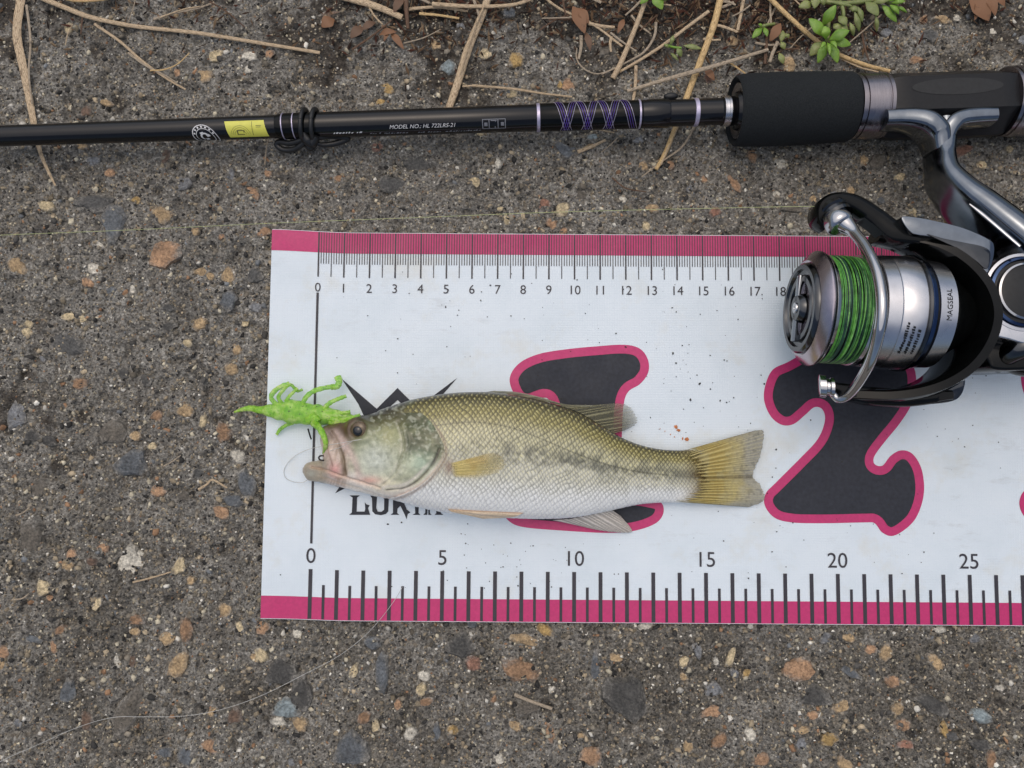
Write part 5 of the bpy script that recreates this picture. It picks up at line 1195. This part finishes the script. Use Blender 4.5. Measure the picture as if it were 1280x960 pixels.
hair('leader_tippet', 'line_clear', [(440, 552, 22.5), (426, 559, 19.5), (414, 563, 16.5), (405, 570, 13.6)], 0.10, 'short clear leader end tied to the hook in the bass mouth', 40)
hair('loose_line', 'line_clear', [(503, 734, 3.0), (492, 752, 3.1), (472, 778, 2.9), (450, 800, 2.2), (420, 822, 2.0), (380, 843, 2.0), (330, 868, 2.2), (280, 886, 2.2), (230, 895, 2.2), (180, 896, 2.2), (140, 897, 2.2), (95, 910, 2.2), (45, 932, 2.2), (0, 952, 2.2), (-60, 985, 2.2)], 0.085, 'loose clear line curling off the lower edge of the mat')

# ================================================================== DRY GRASS AND STEMS
def stalk(name, mat, pts, w0, w1, label, z=1.8, flat=0.55, n=36, cat='stem', group=None, wob=0.05, wm=None, seg=10):
    pts = [(p[0], p[1], p[2] if len(p) > 2 else z) for p in pts]
    c_ = crom(np.array(pts, float), n); rr_ = random.Random(int(c_[0][0] * 7 + c_[0][1] * 13))
    pth = [P(x, y, zz * .001) for x, y, zz in c_]; g_ = Vector((pth[n // 2].x, pth[n // 2].y, 0))
    k = np.linspace(0, 1, n); wd = (w0 * (1 - k) + w1 * k) if wm is None else np.interp(k, [0, .5, 1], [w0, wm, w1])
    rad = wd * 0.5 * 0.2957 / F * (1 + wob * np.array([rr_.uniform(-1, 1) for _ in range(n)]))
    mb = MB(); mb.tube([q_ - g_ for q_ in pth], list(rad), seg, flat=flat); o = mb.build(name, mat, None, smooth=70); o.location = g_
    me = o.data; uvl = me.uv_layers.new(name='UVMap'); L = (pth[-1] - pth[0]).length
    nl = len(me.loops); vi = np.empty(nl, int); me.loops.foreach_get('vertex_index', vi)
    uv = np.stack([(vi // seg) / n * L * 60, (vi % seg) / seg], 1); uvl.data.foreach_set('uv', uv.astype(np.float32).ravel())
    return tag(o, label, cat, group)
STK = stalk
STK('dry_stem', 'straw_tan', [(44, -6), (80, 9), (115, 22), (170, 33), (245, 41), (320, 53), (400, 66)], 7, 4.5, 'long tan dry stem pointing at the upper end of the rod shaft', 2.0)
STK('dry_stem', 'straw_tan', [(118, 30), (150, 52), (175, 74), (205, 96), (232, 112)], 4, 2.5, 'bent tan dry stem splitting into frayed ends on bare concrete', 2.0)
STK('dry_stem', 'straw_yellow', [(188, 88), (205, 87), (222, 80), (237, 66)], 2.4, 1.4, 'thin curved yellow straw crossing a frayed dry stem', 2.4)
STK('dry_stem', 'straw_grey', [(160, 66), (182, 82), (202, 92), (222, 104)], 3.2, 2, 'short grey straw splinter alongside the frayed tan stem', 2.3)
STK('grass_blade', 'straw_tan', [(27, -8, 2.5), (21, 40, 2.2), (28, 80, 2), (36, 120, 2), (43, 158, 2), (52, 195, 2), (69, 232, 2)], 12, 2.5, 'long split dry grass blade passing beneath the rod', 2, 0.25, wm=10)
STK('grass_blade', 'straw_grey', [(33, 6), (38, 50), (36, 90), (40, 130)], 3.5, 2, 'narrow grey strip of the split grass blade', 3.0, 0.4)
STK('dry_stem', 'straw_tan', [(612, -8, 3), (600, 25, 2.5), (585, 62, 2.3), (572, 104, 2.2), (561, 136, 2.2)], 9, 9.5, 'thick straight tan reed leaning against the rod winding side', 2.2, wm=11)
STK('dry_stem', 'straw_tan', [(606, 5), (590, 44), (575, 92)], 2.2, 2.2, 'thin splinter lying along the thick tan reed', 4.4)
STK('dry_stem', 'straw_tan', [(424, -6), (455, 3), (478, 11), (503, 22)], 11, 8, 'broken thick tan reed stub at the edge of the litter', 2.6)
STK('dry_stem', 'straw_brown', [(507, -6), (508, 12), (510, 36)], 8, 4, 'short dark brown stub standing among the litter', 3)
STK('dry_stem', 'straw_yellow', [(524, 17), (548, 19), (574, 23)], 4, 3, 'short bright yellow straw lying flat in the litter', 2.4)
STK('dry_stem', 'straw_tan', [(540, 5), (590, 8), (640, 6), (672, -4)], 6, 4, 'tan straw lying crosswise over the thick reed', 4)
STK('dry_stem', 'straw_tan', [(505, 12), (545, 9), (585, 14)], 5, 3, 'tan straw tucked under the crosswise straw', 2.2)
STK('dry_stem', 'straw_brown', [(440, 62), (465, 45), (490, 25)], 3, 2, 'thin dark brown twig behind the broken reed stub', 2)
STK('dry_stem', 'straw_grey', [(505, 54), (530, 47), (550, 37)], 2, 1.2, 'hair thin grey straw beside a curled dead leaf', 2.2)
STK('dry_stem', 'straw_tan', [(590, 107), (640, 111), (680, 117), (715, 121)], 3.5, 2.5, 'short tan straw lying parallel to the rod', 2.0)
STK('dry_stem', 'straw_tan', [(578, 108), (600, 107), (625, 110)], 2.6, 2, 'tiny straw end beside the straw parallel to the rod', 2.2)
STK('dry_stem', 'straw_tan', [(810, -8, 4), (798, 25, 4), (784, 60, 3.4), (774, 83, 3), (766, 98, 2)], 6, 7, 'grey tan straight stem with a blunt pale end', 3, 0.8)
STK('dry_stem', 'straw_tan', [(886, 14, 4), (860, 33, 4), (835, 52, 3.6), (805, 72, 3), (774, 90, 2)], 4.5, 3.5, 'slanted tan straw crossing the blunt ended stem', 3.5)
STK('dry_stem', 'straw_yellow', [(826, 58), (808, 70), (790, 82), (772, 90)], 3.5, 2.5, 'short pale straw bundled beside the slanted straw', 2.2)
STK('dry_stem', 'straw_grey', [(820, 28), (818, 45), (806, 64), (785, 77), (752, 93)], 4, 2, 'curved grey stem ending beside the pale straw bundle', 2.6)
STK('dry_stem', 'straw_grey', [(721, 60), (721, 74), (730, 86), (744, 92), (758, 90), (772, 83)], 2, 1.6, 'thin curled grey tendril on the concrete', 2.0)
STK('dry_stem', 'straw_yellow', [(902, -8, 3), (892, 32, 3), (876, 75, 2.6), (862, 112, 2.3), (848, 150, 2.2), (832, 190, 2), (820, 212, 2)], 9, 5, 'long golden straw running beneath the rod shaft', 2.5, 0.7, wm=8)
STK('dry_stem', 'straw_grey', [(784, 114, 2.6), (830, 100, 4.5), (866, 90, 6), (905, 79, 5), (960, 62, 3)], 4.5, 4.5, 'greyish straw lying across the long golden straw', 3, wm=6)
STK('dry_stem', 'straw_yellow', [(956, -8, 4), (985, 20, 4), (1012, 44, 3.6), (1040, 64, 3), (1078, 80, 2.6), (1112, 89, 2.4)], 6.5, 5, 'yellow straw passing under the bright green succulent', 3, 0.8)
STK('dry_stem', 'straw_tan', [(1050, 72), (1075, 84), (1098, 90)], 3, 2, 'split strand beside the yellow straw under the succulent', 2.2)
STK('dry_stem', 'straw_tan', [(674, -8), (700, 11), (730, 24), (752, 38), (778, 58)], 3.4, 3, 'thin tan stem passing a folded dead leaf', 2.6)
STK('dry_stem', 'straw_brown', [(714, 18), (694, 25), (674, 38)], 3, 2, 'short brown twig beside the folded dead leaf', 2.2)
STK('dry_stem', 'straw_tan', [(795, 82), (794, 108), (791, 128)], 4.5, 4, 'short upright tan straw touching the rod winding', 2.2)
STK('dry_stem', 'straw_grey', [(872, 140), (866, 162), (852, 184), (830, 200), (802, 221)], 4, 1.5, 'thin grey straw curving out from beneath the rod', 2.0)
STK('dry_stem', 'straw_tan', [(848, 156), (838, 178), (826, 206)], 4, 2.5, 'tan strand beside the long golden straw below the rod', 2.4)
STK('dry_stem', 'straw_grey', [(1102, 18), (1082, 36), (1062, 53)], 2, 1.6, 'white thread thin straw beside the succulent leaves', 3)
STK('dry_stem', 'straw_grey', [(1015, 34), (1000, 47), (988, 60)], 1.8, 1.2, 'hair thin straw between the seedling and the succulent', 3)
STK('dry_stem', 'straw_brown', [(1077, 38), (1080, 56), (1086, 76)], 3.4, 2, 'dark brown twig below the drooping succulent leaves', 2)
STK('dry_stem', 'straw_grey', [(963, -4), (963, 15), (964, 32)], 3, 2.6, 'pale upright straw behind the seedling', 2.2)
STK('dry_stem', 'straw_brown', [(960, 32), (958, 56), (956, 80)], 5, 4, 'dark flat stem beneath the seedling', 2)
STK('dry_stem', 'straw_grey', [(972, 52), (966, 66), (962, 78)], 5, 4, 'short grey stub beside the dark flat stem', 2.4)
STK('dry_stem', 'straw_tan', [(930, -4), (926, 18), (922, 38)], 5, 4, 'grey tan stub left of the pale upright straw', 2.2)
STK('dry_stem', 'straw_tan', [(890, 30), (906, 34), (922, 40)], 4.5, 3.5, 'short tan stub touching the golden straw', 2.6)
STK('dry_stem', 'straw_yellow', [(912, 78), (922, 85), (932, 92)], 3, 2, 'short straw pointing at the foam grip', 2.4)
STK('dry_stem', 'straw_grey', [(192, 24), (220, 16), (248, 10), (268, 3)], 3.6, 2.4, 'grey straw slanting away from the long tan stem', 2.2)
STK('dry_stem', 'straw_tan', [(200, 22), (228, 12), (250, 8)], 2.2, 1.6, 'thin tan straw doubled with the grey slanting straw', 2.6)
STK('dry_stem', 'straw_brown', [(262, 2), (285, 16), (306, 34)], 2.2, 1.4, 'thin brown twig crossing the grey slanting straw', 2.4)
STK('dry_stem', 'straw_yellow', [(70, -6), (95, 0), (125, -1), (150, -6)], 6, 5, 'yellow straw poking in above the long tan stem', 3)
STK('dry_stem', 'straw_tan', [(91, 30), (85, 42), (82, 55)], 2, 1.3, 'tiny tan straw hanging below the long tan stem', 2)
STK('dry_stem', 'straw_brown', [(103, 22), (102, 33), (101, 43)], 2.4, 1.6, 'tiny brown splinter below the long tan stem', 2)
STK('dry_stem', 'straw_grey', [(170, -4), (166, 12), (160, 28)], 1.5, 1.2, 'hair thin grey straw crossing the long tan stem', 3.4)
STK('dry_stem', 'straw_grey', [(336, 172), (333, 186), (331, 206)], 2.2, 1.6, 'thin grey twig hanging below the yellow rod sticker', 2)
STK('dry_stem', 'straw_tan', [(722, 190), (740, 183), (757, 175)], 5, 3.5, 'short flat tan splinter beside two grey stones', 2)
STK('dry_stem', 'straw_grey', [(772, 172), (762, 182), (752, 190)], 1.6, 1.2, 'hair thin straw next to the flat tan splinter', 2)
STK('dry_stem', 'straw_tan', [(745, 161), (757, 164), (768, 166)], 2.6, 2, 'tiny straw tip under the purple rod winding', 2)
STK('dry_stem', 'straw_brown', [(765, 222), (782, 235), (808, 240)], 2, 1.3, 'thin dark twig on the concrete below the rod', 2)
STK('dry_stem', 'straw_grey', [(643, 868), (662, 876), (690, 886)], 4.5, 4, 'short grey stick lying below the measuring mat', 1.8, 0.8)
STK('dry_stem', 'straw_tan', [(166, 728), (190, 722), (214, 715)], 2.4, 1.8, 'thin tan straw beside a white stone left of the mat', 1.8)
STK('dry_stem', 'straw_grey', [(204, 583), (215, 577), (226, 569)], 1.8, 1.4, 'thin grey straw beside a dark slate stone', 1.8)
STK('dry_stem', 'straw_grey', [(20, 645), (30, 640), (37, 634)], 2, 1.4, 'tiny pale straw at the far end of the concrete from the mat', 1.8)
STK('dry_stem', 'straw_tan', [(248, 612), (258, 606), (266, 600), (284, 612 - 2)], 3.4, 2.4, 'flat tan splinter between stones left of the mat', 1.8)
STK('dry_stem', 'straw_grey', [(15, 750), (28, 748), (36, 742)], 2.4, 1.6, 'curved pale straw beside a cream stone', 1.8)
rs = random.Random(21)
LAND = [(725, 25, 'folded dead leaf'), (790, 45, 'blunt ended stem'), (850, 35, 'slanted straw'), (885, 45, 'golden straw'), (822, 0, 'bright green leaf pair'), (950, 35, 'seedling'), (1000, 20, 'yellow straw'), (1040, 40, 'bright succulent rosette'), (1085, 10, 'drooping succulent'), (595, 10, 'thick tan reed'), (470, 10, 'broken reed stub'), (530, 15, 'bright yellow straw')]
for k in range(26):                                      # short broken bits in the litter along the weedy edge
    x = rs.choice([rs.uniform(690, 900), rs.uniform(690, 920), rs.uniform(440, 600), rs.uniform(920, 1100)]); y = rs.uniform(-5, 62) if x > 650 else rs.uniform(-5, 22)
    a = rs.uniform(0, math.pi); L = rs.uniform(9, 22)
    dx, dy = math.cos(a) * L, math.sin(a) * L * 0.8
    mt_ = rs.choice(['straw_grey', 'straw_brown', 'straw_tan', 'straw_brown', 'straw_grey'])
    w0_ = rs.uniform(2, 5)
    near = min(LAND, key=lambda q_: (q_[0] - x) ** 2 + (q_[1] - y) ** 2)[2]
    STK('straw_bit', mt_, [(x - dx, y - dy), (x + rs.uniform(-2, 2), y + rs.uniform(-2, 2)), (x + dx, y + dy)], w0_, w0_ * rs.uniform(.6, .8),
        '%s %s %s%s bit of broken straw beside the %s' % ('longer' if L > 16 else 'short', 'thick' if w0_ > 3.5 else 'thin', 'steeply slanting ' if abs(math.cos(a)) < 0.6 else '', {'straw_grey': 'grey', 'straw_brown': 'dark brown', 'straw_tan': 'tan'}[mt_], near), rs.uniform(1.8, 3.4), cat='straw', group='broken straw in the litter', n=10, seg=8)
# ---- fine dark plant litter
rl = np.random.default_rng(17); mbv, mbf, mbc = [], [], []
for k in range(1500):
    x = rl.choice([rl.normal(790, 70), rl.normal(900, 80), rl.normal(560, 60), rl.normal(1000, 60), rl.uniform(0, 1280)]); y = abs(rl.normal(0, 38)) - 6
    q_ = P(x, y, 0); h_ = float(rl.uniform(.0004, .0018)); a = rl.uniform(0, 6.28); L = rl.uniform(.0008, .0032); wd = rl.uniform(.0002, .0006)
    t_ = Vector((math.cos(a), math.sin(a), rl.uniform(-.25, .25))); n_ = Vector((-math.sin(a), math.cos(a), rl.uniform(-.4, .4)))
    c_ = Vector((q_.x, q_.y, h_)); b = len(mbv)
    mbv += [c_ - t_ * L, c_ + n_ * wd, c_ + t_ * L, c_ - n_ * wd, c_ + Vector((0, 0, wd))]
    mbf += [(b, b + 3, b + 4), (b + 3, b + 2, b + 4), (b + 2, b + 1, b + 4), (b + 1, b, b + 4)]
    cc = srgb(*[(52, 38, 30), (74, 54, 40), (110, 88, 66), (38, 30, 26), (132, 112, 88), (84, 52, 40)][rl.integers(6)]); mbc += [(*cc, 1)] * 5
me = bpy.data.meshes.new('plant_litter'); me.from_pydata(mbv, [], mbf); me.materials.append(M['grit'])
at = me.attributes.new('tint', 'FLOAT_COLOR', 'POINT'); at.data.foreach_set('color', np.array(mbc, np.float32).ravel())
tag(link_mesh('plant_litter', me), 'fine dark plant crumbs along the weedy upper edge', 'litter', kind='stuff')

# ================================================================== LEAVES AND PLANTS
def leaf_mb(mb, base, tip, wid, thick, zb, zt, curl=0.0, nu=12, nv=8, fold=0.0):
    """fleshy leaf from base to tip (pixels), width in px, closed surface"""
    A, B = P(base[0], base[1], zb * .001), P(tip[0], tip[1], zt * .001); ax = B - A; L = ax.length; ax.normalize()
    sd_ = Vector((0, 0, 1)).cross(ax).normalized(); nrm = ax.cross(sd_).normalized(); wd = wid * 0.5 * 0.2957 / F; vs = []; fs = []
    for i in range(nu + 1):
        t = i / nu; wv = (math.sin(math.pi * min(1, t ** 0.8 * 0.97 + 0.03)) ** 0.75) * (0.35 + 0.65 * min(1, t * 2.2)) + 0.02
        cen = A + ax * (L * t) + nrm * (curl * .001 * math.sin(math.pi * t))
        for j in range(nv):
            a = 2 * math.pi * j / nv; x_ = math.cos(a); z_ = math.sin(a)
            vs.append(cen + sd_ * (x_ * wd * wv) + nrm * (z_ * thick * .0005 * wv + fold * .001 * abs(x_) * wv))
    for i in range(nu):
        for j in range(nv):
            a, b = i * nv + j, i * nv + (j + 1) % nv; fs.append([a, b, b + nv, a + nv])
    fs.append(list(range(nv))[::-1]); fs.append([nu * nv + j for j in range(nv)]); mb.add(vs, fs)
def leaf(parent, base, tip, wid, zb, zt, mat, thick=1.0, curl=0.6, fold=0.0, name='leaf'):
    mb = MB(); leaf_mb(mb, base, tip, wid, thick, zb, zt, curl, fold=fold); return mb.build(name, mat, parent, smooth=80)
def pstem(parent, pts, r, mat, name='stem'):
    c_ = crom(np.array(pts, float), 20); mb = MB(); mb.tube([P(x, y, z * .001) for x, y, z in c_], r * .001, 10); return mb.build(name, mat, parent, smooth=80)
pl = thing('succulent_plant', P(1035, 50, 0), 'bright green succulent rosette growing through the dry straw', 'plant')
pstem(pl, [(1036, 24, 1), (1035, 38, 4), (1034, 50, 8)], 0.8, 'leaf_dull')
for (b, t, w_, zb, zt, mt) in (((1031, 46), (1011, 23), 16, 7, 9, 'leaf_bright'), ((1028, 32), (1045, 6), 14, 6, 11, 'leaf_bright'), ((1032, 49), (1031, 32), 12, 9, 11, 'leaf_bright'), ((1036, 50), (1062, 38), 14, 9, 12, 'leaf_bright'),
                              ((1040, 52), (1064, 56), 13, 8, 8, 'leaf_bright'), ((1028, 52), (1012, 70), 14, 6, 5, 'leaf_dull'), ((1032, 55), (1022, 79), 12, 7, 6, 'leaf_bright'), ((1037, 54), (1047, 79), 13, 8, 8, 'leaf_bright'),
                              ((1034, 53), (1037, 69), 6, 10, 13, 'leaf_bright'), ((1031, 53), (1025, 61), 6, 10, 13, 'leaf_bright'), ((1037, 52), (1046, 60), 7, 10, 13, 'leaf_bright')):
    leaf(pl, b, t, w_, zb, zt, mt, 1.3, 0.7)
p2 = thing('succulent_plant', P(1075, 12, 0), 'dull drooping succulent sprawling behind the bright rosette', 'plant')
pstem(p2, [(1000, -6, 3), (1030, 2, 4), (1060, 4, 5), (1092, 0, 5), (1120, -4, 5)], 0.9, 'leaf_dull')
pstem(p2, [(1050, 2, 5), (1054, 14, 6), (1054, 26, 5)], 0.7, 'leaf_dull')
for (b, t, w_, zb, zt) in (((1016, 4), (998, 9), 12, 5, 6), ((1019, -6), (1018, 11), 12, 6, 7), ((1026, -4), (1030, 7), 10, 6, 6), ((1038, 3), (1066, 8), 7, 5, 6), ((1060, 10), (1074, 14), 9, 5, 6),
                           ((1068, 14), (1074, 40), 9, 6, 3), ((1072, 8), (1078, 28), 8, 6, 5), ((1062, 28), (1067, 45), 8, 5, 3), ((1082, 2), (1098, 20), 15, 6, 7), ((1094, 18), (1096, 40), 6, 6, 3), ((1090, 4), (1112, 0), 9, 6, 8),
                           ((1046, 34), (1060, 40), 16, 5, 5), ((1048, 20), (1058, 32), 12, 6, 7), ((1042, 30), (1050, 38), 11, 5, 6)):
    leaf(p2, b, t, w_, zb, zt, 'leaf_dull', 1.3, 0.6)
p3 = thing('succulent_plant', P(1118, 14, 0), 'green sprig with pointed leaves beside the drooping succulent', 'plant')
pstem(p3, [(1090, -8, 3), (1105, 0, 5), (1122, 8, 6)], 0.7, 'leaf_dull')
for (b, t, w_, zb, zt, mt) in (((1102, 6), (1121, 28), 12, 6, 5, 'leaf_bright'), ((1112, 6), (1124, 18), 8, 7, 7, 'leaf_bright'), ((1114, 4), (1132, 2), 7, 7, 9, 'leaf_bright'), ((1118, 8), (1134, 16), 5, 6, 6, 'leaf_bright'), ((1110, 2), (1130, -8), 8, 7, 9, 'leaf_bright'), ((1096, 0), (1112, -6), 10, 6, 8, 'leaf_dull')):
    leaf(p3, b, t, w_, zb, zt, mt, 1.2, 0.6)
p4 = thing('seedling', P(965, 38, 0), 'small two-leaved seedling with a brown withered leaf near the foam grip', 'plant')
pstem(p4, [(962, 30, 2), (957, 33, 3.5), (952, 34, 4)], 0.5, 'leaf_dull'); pstem(p4, [(952, 33, 4), (960, 31, 4), (968, 30, 3)], 0.6, 'leaf_dull')
for (b, t, w_, zb, zt, mt) in (((953, 34), (940, 48), 9, 4, 4, 'leaf_bright'), ((955, 34), (959, 46), 7, 4, 5, 'leaf_bright'), ((952, 34), (948, 30), 5, 4, 6, 'leaf_bright'), ((979, 38), (976, 52), 9, 3, 3, 'leaf_dull'), ((982, 42), (986, 48), 6, 3, 3, 'leaf_dull'), ((976, 52), (981, 62), 8, 3, 2.5, 'leaf_dull'), ((974, 66), (979, 80), 9, 2.5, 2.2, 'leaf_dull')): leaf(p4, b, t, w_, zb, zt, mt, 0.9, 0.4)
leaf(p4, (976, 29), (962, 52), 13, 4, 3, 'deadleaf', 0.5, 0.8, 0.4, name='withered_leaf')
p5 = thing('seedling', P(848, 60, 0), 'small pale green sprig lying over the slanted straw', 'plant')
pstem(p5, [(832, 56, 3), (842, 59, 4.5), (852, 60, 5)], 0.45, 'leaf_bright')
for (b, t, w_, zb, zt) in (((854, 57), (877, 61), 7, 5, 5), ((838, 56), (842, 44), 6, 5, 6), ((846, 60), (852, 71), 8, 5, 4), ((838, 66), (848, 76), 5, 3, 3), ((830, 55), (836, 60), 5, 4, 4)): leaf(p5, b, t, w_, zb, zt, 'leaf_dull', 0.8, 0.4)
p6 = thing('seedling', P(822, 0, 0), 'bright green leaf pair poking out of the straw litter', 'plant')
pstem(p6, [(815, -14, 3), (817, -8, 5), (818, -4, 6)], 0.5, 'leaf_bright')
for (b, t, w_, zb, zt) in (((816, -8), (828, 12), 15, 6, 6), ((812, -6), (800, 5), 9, 6, 6), ((818, -8), (834, 0), 10, 6, 7)): leaf(p6, b, t, w_, zb, zt, 'leaf_bright', 1.0, 0.5)
# ---- dead leaves
def dead(name, base, tip, wid, label, mat='deadleaf', z=2.5, fold=0.8, extra=()):
    g_ = P((base[0] + tip[0]) / 2, (base[1] + tip[1]) / 2, 0); mb = MB()
    for (b, t, w_, f_) in ((base, tip, wid, fold),) + tuple(extra): leaf_mb(mb, b, t, w_, 0.35, z, z + 1.0, 1.0, fold=f_)
    mb.v = [q_ - g_ for q_ in mb.v]; o = mb.build(name, mat, None, smooth=60); o.location = g_; return tag(o, label, 'leaf')
dead('dead_leaf', (716, 8), (731, 42), 18, 'folded brown dead leaf beside the thin tan stem', extra=(((722, 10), (736, 30), 12, 0.5),))
dead('dead_leaf', (474, 44), (496, 40), 9, 'small curled rusty brown dead leaf on the concrete', extra=(((488, 40), (505, 62), 9, 0.5), ((486, 42), (480, 52), 6, 0.4)))
dead('dead_leaf', (1212, 0), (1236, 26), 26, 'crumpled brown dead leaf tuft away from the succulents', extra=(((1230, -6), (1244, 20), 14, 0.9), ((1236, -8), (1256, 8), 13, 0.7), ((1220, 2), (1218, 26), 8, 0.6)))
dead('dead_leaf', (418, 24), (402, 34), 18, 'flat brown leaf fragment beside the broken reed stub', z=1.6, fold=0.2)
dead('dead_leaf', (455, 34), (438, 48), 14, 'dark shredded leaf below the broken reed stub', 'straw_brown', 1.8, 0.5, extra=(((470, 28), (452, 38), 10, 0.4),))
dead('dead_leaf', (732, 40), (738, 64), 9, 'thin dark leaf stalk under the folded dead leaf', 'straw_brown', 1.8, 0.4)
dead('dead_leaf', (780, 24), (772, 42), 8, 'reddish brown leaf chip in the straw litter', 'deadleaf', 2.0, 0.4)
dead('dead_leaf', (880, 86), (893, 101), 10, 'small reddish leaf chip beside the golden straw', 'deadleaf', 1.6, 0.3)
dead('dead_leaf', (505, -4), (492, 16), 12, 'dark leaf scrap behind the thick tan reed', 'straw_brown', 2.2, 0.5)
